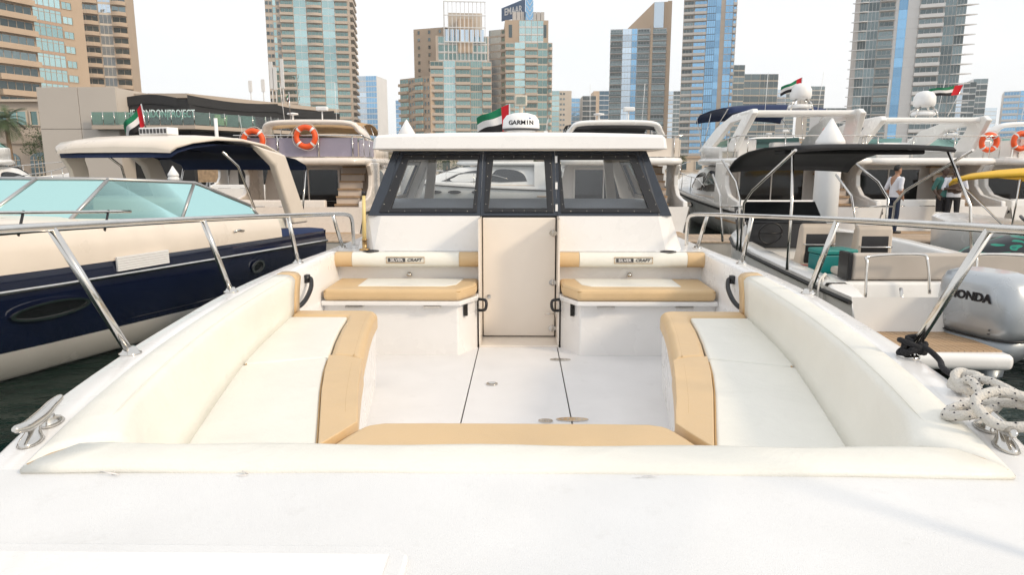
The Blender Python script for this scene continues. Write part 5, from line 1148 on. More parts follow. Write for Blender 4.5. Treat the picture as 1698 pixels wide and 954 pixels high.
# F: stepped tan tower
bt = dict(m1=stone_tan, m2=g_green, proj=1.3); bp_ = dict(m1=stone_pale, m2=g_green, proj=1.4)
tower('apartment_tower', 'lower tan balcony wing at the left of the stepped tower', 667, 716, 318, R(-38), 20, top=128, core=stone_tan, strips=((1, 'bal', bt), (0.6, 'punch', dict(m1=T, m2=g_dark, count=2, ww=1.1)), (1, 'bal', bt), (0.7, 'punch', dict(m1=T, m2=g_dark, count=2, ww=1.1))))
tower('apartment_tower', 'tan wall with small windows rising behind the balcony wing', 691, 742, 327, R(-20), 20, top=52, core=stone_tan, strips=((1, 'punch', dict(m1=T, m2=g_dark, count=3, ww=1.2)),))
tw, W, H = tower('apartment_tower', 'stepped tan tower with white lattice crown left of the radar dome', 716, 816, 308, R(6), 22, top=101, core=stone_pale, strips=((0.85, 'bal', bp_), (0.75, 'glass', dict(m1=stone_white, m2=g_teal, n=4)), (0.95, 'bal', bp_), (0.75, 'glass', dict(m1=stone_pale, m2=g_green, n=5)), (0.6, 'bal', bp_)))
MB().box(-W*0.40, W*0.46, 3, 18, H, H+11).build('upper_storeys', stone_pale, tw)
for i in range(3): 
    for k in range(5):
        inst('window', fmesh('glass', W*0.155, 3.3, stone_white, g_green), tw, (-W*0.36+k*W*0.16, 3, H+0.3+i*3.5))
MB().box(-W*0.2, W*0.36, 5, 16, H+11, H+21).build('crown_core', stone_cream, tw)
MB().box(-W*0.04, W*0.20, 2.2, 5, H+4, H+18).build('crown_portal', orange_clad, tw)
lat = [(-W*0.26+W*0.66*i/10) for i in range(11)]
for x in lat: MB().box(x-0.16, x+0.16, 1.3, 1.6, H+0.2, H+25).build('crown_post', stone_white, tw)
for z in (H+8, H+14, H+19, H+24.6): MB().box(-W*0.27, W*0.41, 1.0, 1.29, z, z+0.4).build('crown_beam', stone_white, tw)
for y in (4, 8, 12, 16): MB().box(-W*0.27, -W*0.25, y, y+0.4, H+10, H+25-y*0.35).build('crown_post', stone_white, tw)
MB().hexa([(-W*0.27, 1.7, H+23.6), (-W*0.25, 1.7, H+23.6), (-W*0.25, 17, H+17.8), (-W*0.27, 17, H+17.8)], [(-W*0.27, 1.7, H+24.4), (-W*0.25, 1.7, H+24.4), (-W*0.25, 17, H+18.6), (-W*0.27, 17, H+18.6)]).build('crown_beam', stone_white, tw)
for k in range(8): MB().box(-W*0.24+k*W*0.08, -W*0.24+k*W*0.08+W*0.06, 1.7, 1.8, H+8.5, H+13.5).build('crown_glass', g_pale, tw)
# G: tower with rooftop sign
tw, W, H = tower('apartment_tower', 'tan and teal tower with blue rooftop sign behind the radar dome', 838, 914, 322, R(3), 24, top=76, core=stone_pale, strips=((0.7, 'bal', bp_), (0.8, 'glass', dict(m1=stone_cream, m2=g_teal, n=2)), (0.95, 'bal', bp_), (0.75, 'glass', dict(m1=stone_cream, m2=g_green, n=2)), (0.35, 'bal', {**bp_, 'bal': 'bow_balcony', 'proj': 2.2})))
MB().box(-W*0.50, W*0.42, 2.0, 22, H, H+10).build('upper_storeys', stone_tan, tw)
for i in range(3):
    for k in range(4): inst('window', fmesh('glass', W*0.125, 3.1, stone_white, g_teal, n=2), tw, (-W*0.20+k*W*0.13, 2.0, H+0.3+i*3.2))
for x in (-W*0.42, W*0.31): MB().box(x, x+W*0.07, 1.9, 2.02, H+2.5, H+8).build('opening', g_dark, tw)
for k in range(8): MB().box(-W*0.33+k*W*0.085, -W*0.33+k*W*0.085+W*0.075, 4, 12, H+10, H+14+0.0*k).build('roof_screen', slab_grey, tw)
sg = MB().box(-W*0.06, W*0.10, 3.0, 4.2, H+8, H+24).build('sign_mast', g_blue, tw)
for z in range(6):
    for s in (-1, 1): MB().hexa([(W*0.02, 2.8, H+9+z*2.5), (W*0.02+0.01, 2.99, H+9+z*2.5), (W*0.02+0.25, 2.99, H+9+z*2.5), (W*0.02+0.25, 2.8, H+9+z*2.5)], [(W*0.02+s*W*0.07, 2.8, H+11.5+z*2.5), (W*0.02+s*W*0.07, 2.99, H+11.5+z*2.5), (W*0.02+s*W*0.07+0.25, 2.99, H+11.5+z*2.5), (W*0.02+s*W*0.07+0.25, 2.8, H+11.5+z*2.5)]).build('mast_vein', stone_white, sg)
bdz = H+15.0
sb = MB().hexa([(-W*0.56, 14, bdz-3.2), (-W*0.07, 3.6, bdz-3.0), (-W*0.07, 4.0, bdz-3.0), (-W*0.56, 14.4, bdz-3.2)], [(-W*0.56, 14, bdz+2.6), (-W*0.07, 3.6, bdz+4.6), (-W*0.07, 4.0, bdz+4.6), (-W*0.56, 14.4, bdz+2.6)]).build('sign_board', pm('sign_blue', (0.03, 0.08, 0.17), 0.4), tw)
dv = Vector((W*0.49, -10.4, 0)); text('EMAAR', 4.3, stone_white, sb, Matrix.Identity(4), depth=0.1, bold=0.06, world=False, sx=0.8).matrix_local = facing((-W*0.315, 8.7, bdz+0.4), dv, (0, 0, 1))
tower('apartment_tower', 'tan side wing with square windows between the two tan towers', 812, 842, 330, R(-25), 20, top=44, core=stone_pale, strips=((1, 'glass', dict(m1=stone_pale, m2=g_pale, n=3)), (0.5, 'bal', bp_)))
# I
bw_ = dict(m1=stone_white, m2=g_dark, proj=2.0, solid=False)
tw, W, H = tower('apartment_tower', 'white balconied tower with slanted orange crown right of the radar dome', 1007, 1103, 392, R(-7), 26, top=52, fh=3.25, core=stone_white, strips=(
    (0.75, 'bal', {**bw_, 'm1': slab_grey}), (0.55, 'glass', dict(m1=stone_white, m2=g_pale, n=3, sp=0.3)), (0.35, 'glass', dict(m1=stone_white, m2=g_blue, n=2, sp=0.3)), (0.75, 'bal', bw_), (0.16, 'none', {}), (0.85, 'bal', bw_), (0.22, 'none', {})))
MB().prism([(-W*0.22, H), (W*0.22, H+13.5), (W*0.5, H+13.5), (W*0.5, H)], 0.3, 20, axis='y').build('slanted_crown', orange_clad, tw)
MB().box(W*0.22, W*0.38, -0.2, 0.28, H+0.2, H+13.3).build('crown_glass', g_pale, tw)
MB().box(W*0.44, W*0.5+0.3, -1.2, 0.25, 1, H+13.6).build('orange_pier', orange_clad, tw)
MB().box(W*0.17, W*0.21, -2.2, -0.02, 1, H+2).build('orange_pier', orange_clad, tw)
# J
bj = dict(m1=slab_grey, m2=g_blue, proj=1.6)
tower('apartment_tower', 'very tall blue glass tower with balconies along its left side', 1123, 1208, 362, R(-13), 26, nf=33, core=stone_pale, strips=(
    (0.75, 'bal', {**bj, 'm2': g_dark}), (0.9, 'bal', bj), (0.62, 'glass', dict(m1=MATS['blue_black_frame'], m2=g_blue, n=4, sp=0.25)), (0.35, 'glass', dict(m1=g_blue, m2=g_blue, n=2, sp=0.2)), (0.3, 'none', {}), (0.55, 'glass', dict(m1=stone_pale, m2=g_blue, n=2, sp=0.3)), (0.25, 'bal', {**bj, 'proj': 2.2})))
# M
bm2 = dict(m1=stone_white, m2=g_dark, proj=2.2, solid=False)
tower('apartment_tower', 'tall tower with pointed balconies and a white and blue spine on the right', 1404, 1574, 268, R(-21), 26, nf=26, fh=3.35, core=slab_grey, strips=(
    (0.42, 'tri', dict(m1=stone_white, proj=2.6, sgn=-1)), (0.55, 'glass', dict(m1=stone_white, m2=g_dark, n=3, sp=0.3)), (0.75, 'bal', {**bm2, 'm1': slab_grey, 'proj': 1.2}), (0.16, 'glass', dict(m1=stone_white, m2=stone_white, n=1, sp=1.6)), (0.42, 'glass', dict(m1=g_blue, m2=g_blue, n=2, sp=0.2)), (0.55, 'glass', dict(m1=stone_white, m2=stone_white, n=1, sp=1.6, to=18)), (1.15, 'bal', {**bm2, 'solid': True, 'proj': 1.8}), (0.55, 'glass', dict(m1=slab_grey, m2=g_dark, n=3, sp=0.3)), (0.45, 'tri', dict(m1=stone_white, proj=3.6, sgn=1))))
# far buildings, paler with distance
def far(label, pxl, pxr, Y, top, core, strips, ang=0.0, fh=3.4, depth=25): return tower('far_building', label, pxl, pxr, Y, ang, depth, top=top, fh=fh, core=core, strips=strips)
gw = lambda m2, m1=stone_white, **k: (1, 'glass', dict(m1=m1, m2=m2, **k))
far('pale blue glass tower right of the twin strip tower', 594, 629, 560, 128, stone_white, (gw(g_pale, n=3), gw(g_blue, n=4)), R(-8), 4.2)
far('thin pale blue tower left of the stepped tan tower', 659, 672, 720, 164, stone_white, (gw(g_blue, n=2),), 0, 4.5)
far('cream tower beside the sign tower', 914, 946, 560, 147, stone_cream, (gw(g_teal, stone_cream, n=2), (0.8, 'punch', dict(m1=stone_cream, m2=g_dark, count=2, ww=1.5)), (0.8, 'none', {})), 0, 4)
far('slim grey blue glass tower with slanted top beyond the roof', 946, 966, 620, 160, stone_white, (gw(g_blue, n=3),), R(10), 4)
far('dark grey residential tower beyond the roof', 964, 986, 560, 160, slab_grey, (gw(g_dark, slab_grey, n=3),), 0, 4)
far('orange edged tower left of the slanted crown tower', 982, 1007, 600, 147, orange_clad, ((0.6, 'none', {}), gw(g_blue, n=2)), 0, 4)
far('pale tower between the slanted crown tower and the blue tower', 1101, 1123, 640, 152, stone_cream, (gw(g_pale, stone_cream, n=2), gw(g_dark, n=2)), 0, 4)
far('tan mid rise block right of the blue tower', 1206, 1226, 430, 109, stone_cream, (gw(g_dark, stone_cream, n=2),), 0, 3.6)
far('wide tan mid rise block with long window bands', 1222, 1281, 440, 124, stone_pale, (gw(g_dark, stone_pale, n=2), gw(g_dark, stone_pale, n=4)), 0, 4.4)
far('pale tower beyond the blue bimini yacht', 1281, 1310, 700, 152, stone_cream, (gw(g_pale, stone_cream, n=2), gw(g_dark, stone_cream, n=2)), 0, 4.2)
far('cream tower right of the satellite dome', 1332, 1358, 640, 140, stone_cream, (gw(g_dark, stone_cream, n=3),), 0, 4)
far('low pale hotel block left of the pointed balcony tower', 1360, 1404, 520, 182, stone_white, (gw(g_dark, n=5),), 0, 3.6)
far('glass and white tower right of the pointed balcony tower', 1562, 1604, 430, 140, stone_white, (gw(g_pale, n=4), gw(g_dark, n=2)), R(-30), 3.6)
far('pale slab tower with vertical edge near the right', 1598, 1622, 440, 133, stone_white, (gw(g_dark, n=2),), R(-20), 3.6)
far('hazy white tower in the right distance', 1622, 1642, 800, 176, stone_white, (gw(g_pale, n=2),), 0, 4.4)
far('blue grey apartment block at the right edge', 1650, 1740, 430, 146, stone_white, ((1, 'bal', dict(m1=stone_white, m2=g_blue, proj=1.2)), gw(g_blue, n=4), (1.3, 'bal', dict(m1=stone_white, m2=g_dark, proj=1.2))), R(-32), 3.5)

# ------------------------------------------------------------------ low waterfront buildings on the left
Yb = 52.0
def pp(px, py, Y=Yb): return atY(px, py, Y)
lw = root('restaurant_building', 'low beige waterfront building with black sign band and glass balustrade', 'building', (pp(300, 275).x, Yb, 0))
xl, xr_ = pp(82, 275).x, pp(210, 275).x; zt = pp(100, 145).z
pn = 0
for x0, x1 in ((xl, xl+(xr_-xl)*0.52), (xl+(xr_-xl)*0.52, xr_)):
    for z0, z1 in ((0.9, (zt+0.9)*0.55), ((zt+0.9)*0.55, zt)):
        MB().box(x0+0.02, x1-0.02, Yb-0.5, Yb-0.4, z0+0.02, z1-0.02).build('wall_panel', sign_wall, lw, world=True, bevel=0.01)
MB().box(xl, xr_, Yb-0.4, Yb+14, 0.9, zt-0.05).build('end_wall', sign_wall, lw, world=True)
ph = lambda px, py, Y: atY(px, py, Y)
K = [(175, Yb), (325, Yb), (590, 68.0)]                     # plan of the terrace front: straight, then running away to the right
def plan(t, off=0.0):
    V3 = [Vector((atY(pa, 275, y_).x, y_, 0)) for pa, y_ in K]; D1 = (V3[1]-V3[0]).normalized(); D2 = (V3[2]-V3[1]).normalized()
    n1 = Vector((-D1.y, D1.x, 0)); n2 = Vector((-D2.y, D2.x, 0)); nb_ = (n1+n2).normalized(); nb_ = nb_/nb_.dot(n1)
    O = [V3[0]+n1*off, V3[1]+nb_*off, V3[2]+n2*off]; i = 0 if t < 1 else 1
    return O[i].lerp(O[i+1], t-i)
def wing(name, mat, off0, off1, z0, z1, t0=0.0, t1=2.0, **k):
    for a_, b_ in ((t0, 1.0), (1.0, t1)):
        if b_ <= a_: continue
        q = [plan(a_, off0), plan(b_-1e-6, off0), plan(b_-1e-6, off1), plan(a_, off1)]
        MB().hexa([(p.x, p.y, z0) for p in q], [(p.x, p.y, z1) for p in q]).build(name, mat, lw, world=True, **k)
zr = ph(325, 150, Yb).z; zs = ph(300, 209, Yb).z
wing('upper_wall', sign_wall, 2.5, 9.0, 0.9, zr-0.35, 0.24); wing('roof_edge', stone_pale, 1.9, 9.2, zr-0.34, zr, 0.24)
wing('sign_band', dark_sign, 1.0, 1.4, zs+0.1, zs+(zr-zs)*0.80, 0.13, 1.95)
for k, (t0, t1, h) in enumerate(((0.20, 0.86, 0.93), (0.98, 1.5, 0.92), (1.5, 1.9, 0.88))):   # draped black cloth above the lettering
    pts = [plan(t0+(t1-t0)*i/8, 0.9)+Vector((0, 0, zs+(zr-zs)*(h-0.10*math.sin(math.pi*i/8)*(-1 if k == 0 else 0.9)-(0.10 if k == 0 else 0)))) for i in range(9)]
    MB().loft([[p, p+Vector((0, 0, -(zr-zs)*0.26))] for p in pts], False, False).build('draped_cloth', dark_sign, lw, world=True, fix=False)
bandtext = pm('sign_lettering', (0.72, 0.86, 0.85), 0.5)
def fit_text(txt, w_, h_, mat, p, right=(1, 0, 0), **k):
    o = text(txt, 1.0, mat, lw, Matrix.Identity(4), name='sign_lettering', world=False, **k)
    xs_ = [v.co.x for v in o.data.vertices]; ys_ = [v.co.y for v in o.data.vertices]
    o.data.transform(Matrix.Diagonal((w_/(max(xs_)-min(xs_)), h_/(max(ys_)-min(ys_)), 1, 1)))
    o.matrix_local = wm(lw) @ facing(p, right); return o
c = ph(262, 188.5, Yb+0.8); fit_text('THE LONDON|PROJECT', 118/FPX*(Yb+0.8), 16.5/FPX*Yb, bandtext, (c.x, Yb+0.93, c.z), depth=0.02, bold=0.012)
e = pm('gold_emblem', (0.55, 0.45, 0.16), 0.5); q = plan(1.16, 0.9); dr = (plan(1.5)-plan(1.1)).normalized()
M_ = facing((q.x, q.y, ph(361, 199, q.y).z), dr)
MB().slab([M_ @ Vector(v) for v in ((-0.6, 0.4, 0), (-0.1, 0.4, 0), (0, 0.05, 0), (0.6, 0.4, 0), (0.5, -0.4, 0), (-0.6, -0.4, 0))], (0, -0.03, 0)).build('emblem', e, lw, world=True)
wing('terrace_slab', stone_pale, -1.2, 2.4, zs-0.28, zs)
gg = glass('green_balustrade_glass', (0.40, 0.62, 0.55), 0.06)
for seg, n in ((0, 9), (1, 14)):
    for i in range(n):
        a_, b_ = plan(seg+i/n+1e-5, -1.1), plan(seg+(i+1)/n-1e-5, -1.1); ww = (b_-a_).normalized()*0.03
        MB().hexa([a_+ww+Vector((0, 0, zs+0.05)), b_-ww+Vector((0, 0, zs+0.05)), b_-ww+Vector((0, 0.03, zs+0.05)), a_+ww+Vector((0, 0.03, zs+0.05))], [a_+ww+Vector((0, 0, zs+0.95)), b_-ww+Vector((0, 0, zs+0.95)), b_-ww+Vector((0, 0.03, zs+0.95)), a_+ww+Vector((0, 0.03, zs+0.95))]).build('balustrade_pane', gg, lw, world=True)
        MB().tube([a_+Vector((0, 0, zs)), a_+Vector((0, 0, zs+1.0))], 0.03, 6).build('balustrade_post', steel, lw, world=True)
wing('ground_floor', dark_sign, 1.2, 2.4, 0.9, zs-0.3, 0.2)
c = plan(1.10, 1.1); fit_text('OPENING SOON', 7.2, 0.95, white_paint, (c.x+1.5, c.y+1.0, ph(398, 302, c.y).z), dr, depth=0.02, bold=0.02)
q0 = plan(1.13, 1.15); M_ = facing((q0.x, q0.y, ph(375, 243, q0.y).z), dr)
MB().ring([M_ @ Vector(v) for v in ((-0.7, -0.5, 0), (0.7, -0.5, 0), (0.7, 0.5, 0), (-0.7, 0.5, 0))], [M_ @ Vector(v) for v in ((-0.64, -0.44, 0), (0.64, -0.44, 0), (0.64, 0.44, 0), (-0.64, 0.44, 0))], (0, -0.03, 0)).build('poster_frame', white_paint, lw, world=True)
xr2 = ph(372, 275, Yb).x; MB().box(ph(325, 275, Yb).x, xr2, Yb+0.2, Yb+0.4, 0.9, ph(340, 278, Yb).z).build('timber_hoarding', teak, lw, world=True)
# roof antennas
for px, h in ((437, 1.1), (452, 2.4), (458, 2.0), (470, 2.6), (416, 1.0)):
    p = pp(px, 156, Yb+13); an = MB().tube([(p.x, Yb+13, p.z-1.2), (p.x, Yb+13, p.z+h*0.4)], 0.05, 6); an.box(p.x-0.13, p.x+0.13, Yb+12.85, Yb+13.1, p.z+h*0.2, p.z+h*0.2+h); an.build('roof_antenna', stone_white, lw, world=True)
# ornate low building at the far left
ar = root('arcade_building', 'sand coloured waterfront building with arched lattice windows at the left edge', 'building', (pp(40, 275, 72).x, 72, 0))
Ya = 72.0; xA, xB = pp(-60, 275, Ya).x, pp(100, 275, Ya).x
MB().box(xA, xB, Ya, Ya+12, 0.9, pp(40, 238, Ya).z).build('wall', stone_pale, ar, world=True)
MB().box(xA, xB, Ya+2.5, Ya+12, 0.9, pp(40, 165, Ya).z).build('upper_wall', stone_pale, ar, world=True)
MB().box(xA, xB, Ya+2.0, Ya+12, pp(40, 165, Ya).z, pp(40, 161, Ya).z).build('cornice', stone_cream, ar, world=True)
MB().box(xA, xB, Ya-0.2, Ya+0.2, pp(40, 238, Ya).z, pp(40, 225, Ya).z).build('parapet', stone_pale, ar, world=True)
for px in (-25, 15, 72):
    x0, x1 = pp(px-20, 275, Ya).x, pp(px+20, 275, Ya).x; zb_, zt_ = pp(0, 300, Ya).z, pp(0, 264, Ya).z
    arc = [(x0, zb_), (x1, zb_)] + [((x0+x1)/2+(x1-x0)/2*math.cos(a), zt_+(x1-x0)*0.28*math.sin(a)) for a in [math.pi*i/12 for i in range(13)]]
    wn = MB().prism(arc, Ya-0.06, Ya-0.01, axis='y').build('arched_window', g_dark, ar, world=True)
    for k in range(1, 6): MB().box(x0+(x1-x0)*k/6-0.04, x0+(x1-x0)*k/6+0.04, Ya-0.12, Ya-0.061, zb_, zt_+0.3).build('lattice_bar', stone_cream, wn, world=True)
    for k in range(1, 4): MB().box(x0, x1, Ya-0.10, Ya-0.061, zb_+(zt_-zb_)*k/3.2, zb_+(zt_-zb_)*k/3.2+0.08).build('lattice_bar', stone_cream, wn, world=True)
for px in (-10, 20, 58, 72, 86):
    p = pp(px, 196, Ya+2.5); inst('window', fmesh('punch', 0.75 if px > 40 else 2.0, 3, stone_cream, g_green, h=(0, 1.4)), ar, (p.x-ar.location.x-0.4, 2.5, p.z-0.7))
# promenade wall of far waterfront behind the yachts, villas and palms
for k, (px0, px1, Y, top) in enumerate(((600, 660, 95, 252), (690, 790, 100, 262), (800, 905, 110, 258), (905, 1000, 105, 262), (1000, 1120, 115, 258), (1120, 1300, 120, 262), (1300, 1560, 118, 262), (1560, 1760, 120, 258), (560, 608, 88, 242))):
    lb = ['sand villa beside the cream yacht', 'long low villa seen through the left cabin window', 'low villa seen through the door window', 'low villa seen through the right cabin window', 'low villa behind the black bimini yacht', 'low waterfront block behind the blue bimini', 'low waterfront block under the pointed balcony tower', 'low waterfront block at the right edge', 'domed sand villa left of the cabin'][k]
    a0 = atY(px0, 275, Y); a1 = atY(px1, 275, Y); vz = atY(px0, top, Y).z; W = a1.x-a0.x
    vr = root('waterfront_villa', lb, 'building', ((a0.x+a1.x)/2, Y, 0))
    MB().box(-W/2, W/2, 0, 10, 0.9, vz).build('wall', stone_cream if k % 2 else stone_pale, vr)
    MB().box(-W/2-0.3, W/2+0.3, -0.3, 10.3, vz+0.002, vz+0.35).build('roof_slab', stone_tan, vr)
    nn = max(3, int(W/2.6))
    for i in range(nn):
        for f in range(max(1, int((vz-1.2)/2.3))): inst('window', fmesh('punch', 1.1, 3, stone_cream, g_dark, h=(0.3, 1.7)), vr, (-W/2+W*(i+0.5)/nn-0.55, 0, 1.2+f*2.3))

# ------------------------------------------------------------------ palms and trees
leaf = pm('palm_leaf', (0.055, 0.085, 0.028), 0.6, var=0.3, scale=2); trunk_m = pm('palm_trunk', (0.20, 0.14, 0.09), 0.9, var=0.2, bump=0.5, bscale=20)
leaf2 = pm('tree_leaf', (0.045, 0.075, 0.025), 0.6, var=0.35, scale=3)
def palm_meshes(seed):
    rnd = random.Random(seed); h = 5.2
    tk = MB().tube([(0, 0, 0), (0.08, 0.03, h*0.5), (0.02, 0.1, h)], 0.2, 9, rad=[0.26, 0.19, 0.17]).mesh('trunk', trunk_m)
    cr = MB()
    for i in range(46):
        a = i*2.399+rnd.uniform(-.2, .2); el = rnd.uniform(-0.5, 1.25); Lf = rnd.uniform(1.9, 2.6)
        d = Vector((math.cos(a), math.sin(a), 0)); sd_ = Vector((-d.y, d.x, 0)); p = Vector((0.02, 0.1, h)); v = d*math.cos(el)+Vector((0, 0, math.sin(el))); pts = [p]
        for k in range(9): v = (v+Vector((0, 0, -0.17))).normalized(); p = p+v*Lf/9; pts.append(p)
        for k in range(1, 9):
            t = (pts[k+1]-pts[k]).normalized(); ll = 0.62*math.sin(math.pi*min(1, (k+0.6)/9.5))**0.6
            for s in (-1, 1):
                for j in (0, 0.5):
                    b = pts[k]+t*j*Lf/9; tip = b + sd_*s*ll*0.8+t*ll*0.55+Vector((0, 0, -0.28*ll)); cr.add([b-t*0.03, b+t*0.05, tip], [(0, 1, 2)])
    return tk, cr.mesh('crown', leaf, fix=False)
PM = [palm_meshes(1), palm_meshes(2)]
def palm(px, pytop, Y, label, k, rz):
    p = atY(px, pytop, Y); sc = max(0.4, (p.z-1.1)/6.6)
    r = root('palm_tree', label, 'palm tree', (p.x, Y, 1.05), rz, 'palms along the waterfront'); r.scale = (sc*1.0, sc*1.0, sc)
    inst('trunk', PM[k][0], r); inst('crown', PM[k][1], r)
for i, (px, t, Y, lb) in enumerate(((612, 246, 62, 'palm just left of the cabin, the nearer of the pair'), (634, 250, 66, 'palm touching the left edge of the cabin roof'), (8, 172, 69, 'palm in front of the arched building at the left edge'), (640, 262, 74, 'low palm behind the cabin corner pillar'), (700, 254, 80, 'palm seen through the left cabin window'), (822, 254, 76, 'palm at the left of the door window'), (885, 250, 78, 'palm at the right of the door window'), (960, 252, 78, 'palm seen through the right cabin window'), (1130, 254, 84, 'palm behind the black bimini yacht'), (1290, 250, 90, 'palm behind the blue bimini yacht'), (1660, 250, 88, 'palm at the right edge behind the lifebuoys'))):
    palm(px, t, Y, lb, i % 2, i*1.3)
def bush(name, px, pyt, Y, w_, label, seed):
    rnd = random.Random(seed); p = atY(px, pyt, Y); h = p.z-1.0; r = root(name, label, 'tree', (p.x, Y, 1.05))
    MB().tube([(0, 0, 0), (0.1, 0, h*0.5)], 0.12, 7, rad=[0.16, 0.08]).build('trunk', trunk_m, r)
    cr = MB()
    cl = [(rnd.uniform(-1, 1)*w_*0.4, rnd.uniform(-1, 1)*w_*0.3, h*rnd.uniform(0.4, 0.85), rnd.uniform(0.25, 0.45)*w_*0.6) for _ in range(12)]
    for cx_, cy_, cz2, rr in cl:
        for _ in range(110):
            v = Vector((rnd.gauss(0, 1), rnd.gauss(0, 1), rnd.gauss(0, 1))).normalized()*rr*rnd.uniform(0.6, 1.05); c_ = Vector((cx_, cy_, cz2))+v; c_.z = min(c_.z, h)
            a = Vector((rnd.gauss(0, 1), rnd.gauss(0, 1), rnd.gauss(0, 1))).normalized()*0.16; b = Vector((rnd.gauss(0, 1), rnd.gauss(0, 1), rnd.gauss(0, 1))).normalized()*0.16
            cr.add([c_, c_+a, c_+b], [(0, 1, 2)])
    cr.build('crown', leaf2, r, fix=False)
bush('leafy_tree', 68, 205, 70.5, 3.0, 'dark leafy tree on the terrace of the arched building', 5)
for i, (px, t, Y) in enumerate(((740, 262, 92), (850, 262, 95), (930, 264, 90), (1000, 262, 94))): bush('leafy_tree', px, t, Y, 5.0, ['round tree behind the left cabin window', 'round tree behind the door window', 'round tree behind the mullion right of the door', 'round tree behind the right cabin window'][i], 20+i)
# ------------------------------------------------------------------ people
skin_m = {'a': pm('skin_light_brown', (0.36, 0.20, 0.13), 0.55), 'b': pm('skin_dark_brown', (0.07, 0.04, 0.028), 0.5)}
shirt_white = pm('white_shirt', (0.66, 0.68, 0.74), 0.85, var=0.08, scale=6, bump=0.4, bscale=14); shirt_green = pm('teal_shirt', (0.04, 0.14, 0.13), 0.85)
jeans = pm('dark_jeans', (0.012, 0.022, 0.055), 0.85, var=0.2, scale=8); trouser_black = pm('black_trousers', (0.014, 0.014, 0.018), 0.85)
shoe_m = pm('black_shoe', (0.012, 0.011, 0.011), 0.5); hair_m = pm('black_hair', (0.008, 0.007, 0.007), 0.6, bump=0.6, bscale=90)
def person(label, loc, rz, arms, skin, shirt, trouser, belly=0.0, head_turn=0.0):
    r = root('person', label, 'person', loc, rz)
    segs = []                       # (p0, p1, r0, r1, material)
    SK, SH, TR, SO = 0, 1, 2, 3
    for s in (-1, 1):
        segs += [((s*.085, 0, .93), (s*.105, .015, .50), .088, .062, TR), ((s*.105, .015, .50), (s*.11, -.015, .10), .062, .050, TR), ((s*.11, -.04, .05), (s*.12, .15, .035), .046, .036, SO), ((s*.11, -.015, .12), (s*.11, -.03, .05), .046, .046, SO)]
        sh_, el, wr, ht = arms[0 if s < 0 else 1]
        segs += [(sh_, el, .062, .052, SH), (el, wr, .043, .032, SK)]
        w_ = Vector(wr); h = Vector(ht)-w_; L_ = h.length; hd = h.normalized(); sd_ = hd.cross(Vector((0, 0, 1)) if abs(hd.z) < .8 else Vector((0, 1, 0))).normalized()
        segs.append((tuple(w_), tuple(w_+hd*L_*.5), .030, .036, SK))
        for k, ln in enumerate((.80, .98, 1.0, .88)):
            b = w_+hd*L_*.45+sd_*(k-1.5)*.019; m = b+hd*L_*.3*ln; segs += [(tuple(b), tuple(m), .011, .010, SK), (tuple(m), tuple(m+hd*L_*.25*ln+Vector((0, .01, -.006))), .010, .008, SK)]
        b = w_+hd*L_*.15-sd_*.03; segs.append((tuple(b), tuple(b+hd*L_*.35-sd_*.03), .012, .010, SK))
    ct, sn = math.cos(head_turn), math.sin(head_turn)
    segs.append(((0, -.005, 1.45), (0, .012, 1.56), .056, .052, SK))
    mb = MB()
    for p0, p1, r0, r1, m in segs:
        p0, p1 = Vector(p0), Vector(p1); d = (p1-p0).normalized()
        mb.tube([p0-d*r0*.7, p0, p1, p1+d*r1*.7], r0, 10, rad=[r0*.6, r0, r1, r1*.6])
    tor = [(.86, .155, .115, 0), (.93, .175, .128, 0), (1.02, .172, .130+belly*.7, belly*.6), (1.14, .165, .125+belly, belly), (1.28, .178, .128+belly*.5, belly*.4), (1.38, .192, .118, 0), (1.44, .165, .092, -.005), (1.48, .095, .066, -.005), (1.50, .055, .05, -.005)]
    mb.loft([[(a*math.cos(q), b*math.sin(q)+o, z) for q in [2*math.pi*k/20 for k in range(20)]] for z, a, b, o in tor])
    hc = Vector((0, .022, 1.635))
    def hp(x, y, z): return (hc.x+x*ct-y*sn, hc.y+x*sn+y*ct, hc.z+z)
    mb.loft([[hp(a*math.cos(q), (b if math.sin(q) > 0 else b2)*math.sin(q)+o, z) for q in [2*math.pi*k/16 for k in range(16)]] for z, a, b, b2, o in ((-.118, .028, .03, .02, .055), (-.10, .048, .055, .06, .03), (-.06, .062, .078, .085, .008), (0, .072, .086, .098, 0), (.05, .073, .082, .10, 0), (.09, .058, .062, .08, -.005), (.112, .03, .03, .04, -.01))])
    mb.tube([hp(0, .078, .015), hp(0, .108, -.028)], .012, 6, rad=[.009, .015]); mb.tube([hp(-.02, .082, -.066), hp(.02, .082, -.066)], .010, 6)
    for s in (-1, 1): mb.tube([hp(s*.072, -.01, .02), hp(s*.08, -.018, -.03)], .014, 6)
    tmp = mb.build('tmp', [skin, shirt, trouser, shoe_m]); m = tmp.modifiers.new('r', 'REMESH'); m.mode = 'VOXEL'; m.voxel_size = 0.011; m.use_smooth_shade = True
    sm = tmp.modifiers.new('s', 'SMOOTH'); sm.factor = 0.5; sm.iterations = 3
    bpy.context.view_layer.update(); me = bpy.data.meshes.new_from_object(tmp.evaluated_get(bpy.context.evaluated_depsgraph_get())); bpy.data.objects.remove(tmp)
    me.name = 'body'; me.materials.clear()
    for q in (skin, shirt, trouser, shoe_m): me.materials.append(q)
    S = [(Vector(a), Vector(b), (r0+r1)/2, mi) for a, b, r0, r1, mi in segs]
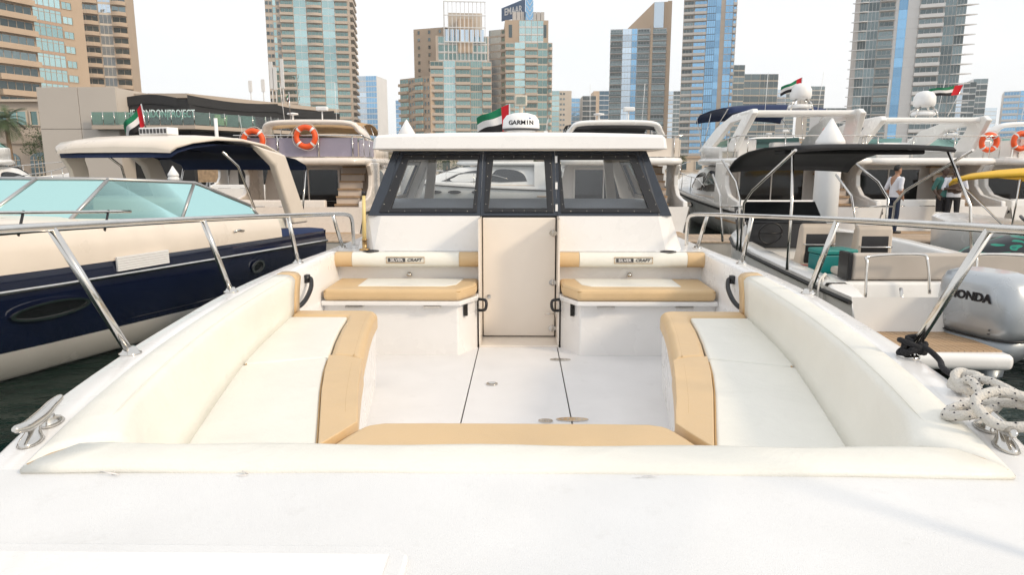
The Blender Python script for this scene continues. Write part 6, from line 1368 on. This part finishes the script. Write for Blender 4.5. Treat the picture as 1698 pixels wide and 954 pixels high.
    for p in me.polygons:
        c = p.center; best = None
        if c.z > 1.50: mi = 0
        else:
            bd = 1e9; mi = 1
            for a, b, rr, k in S:
                ab = b-a; t = max(0, min(1, (c-a).dot(ab)/ab.dot(ab))); dd = (c-a-ab*t).length-rr
                if dd < bd: bd = dd; mi = k
            if abs(c.x) < .20 and 0.9 < c.z < 1.5 and mi != 0 and bd > -.5: mi = 1 if c.z > .94 else 2
            if mi == 2 and c.z > .94: mi = 1
        p.material_index = mi; p.use_smooth = True
    body = bpy.data.objects.new('body', me); COL.objects.link(body); body.parent = r
    hr = MB().loft([[hp(a*math.cos(q), (b if math.sin(q) > 0 else b2)*math.sin(q)+o, z) for q in [2*math.pi*k/16 for k in range(16)]] for z, a, b, b2, o in ((-.03, .062, .0, .105, -.012), (.02, .078, .0, .112, -.008), (.055, .081, .070, .113, -.004), (.095, .068, .076, .095, -.004), (.122, .045, .05, .06, -.008), (.135, .015, .02, .02, -.01))])
    hr.build('hair', hair_m, r)
    for s in (-1, 1): MB().lathe([(0, -.006), (.009, 0), (0, .006)], hp(s*.030, .077, .012), 8).build('eye', f_black, r)
    return r
arm_l = ((-.205, 0, 1.41), (-.265, -.07, 1.16), (-.215, .05, .96), (-.17, .10, .86)); arm_r = ((.205, 0, 1.41), (.265, -.07, 1.16), (.215, .05, .96), (.17, .10, .86))
p = atZ(1478, 387, 0.376); person('person in white shirt and dark jeans standing on the pontoon, hand in pocket', (p.x, p.y, 0.376), R(-80), (arm_l, arm_r), skin_m['a'], shirt_white, jeans, 0.03)
fold = (((-.205, 0, 1.41), (-.27, .05, 1.16), (-.06, .22, 1.12), (.08, .20, 1.15)), ((.205, 0, 1.41), (.27, .05, 1.16), (.06, .24, 1.16), (-.09, .21, 1.19)))
p = atY(1584, 300, 18.45); person('person in white polo shirt and black trousers with folded arms on the yacht platform', (p.x, 18.45, 0.353), R(160), fold, skin_m['b'], shirt_white, trouser_black)
p = atY(1562, 300, 18.70); person('person in dark teal shirt half hidden behind the one with folded arms', (p.x, 18.62, 0.353), R(200), (arm_l, arm_r), skin_m['b'], shirt_green, trouser_black)

# ------------------------------------------------------------------ haze
hm = bpy.data.materials.new('haze'); hm.use_nodes = True; n = hm.node_tree.nodes; n.remove(n['Principled BSDF'])
pv = n.new('ShaderNodeVolumePrincipled'); pv.inputs['Color'].default_value = (0.97, 0.98, 0.99, 1); pv.inputs['Density'].default_value = 0.0003; pv.inputs['Anisotropy'].default_value = 0.0
hm.node_tree.links.new(pv.outputs[0], n['Material Output'].inputs['Volume'])
tag(MB().box(-860, 860, -130, 1010, -2.0, 128).build('haze', hm), 'pale heat haze over the whole marina', 'haze', kind='stuff')
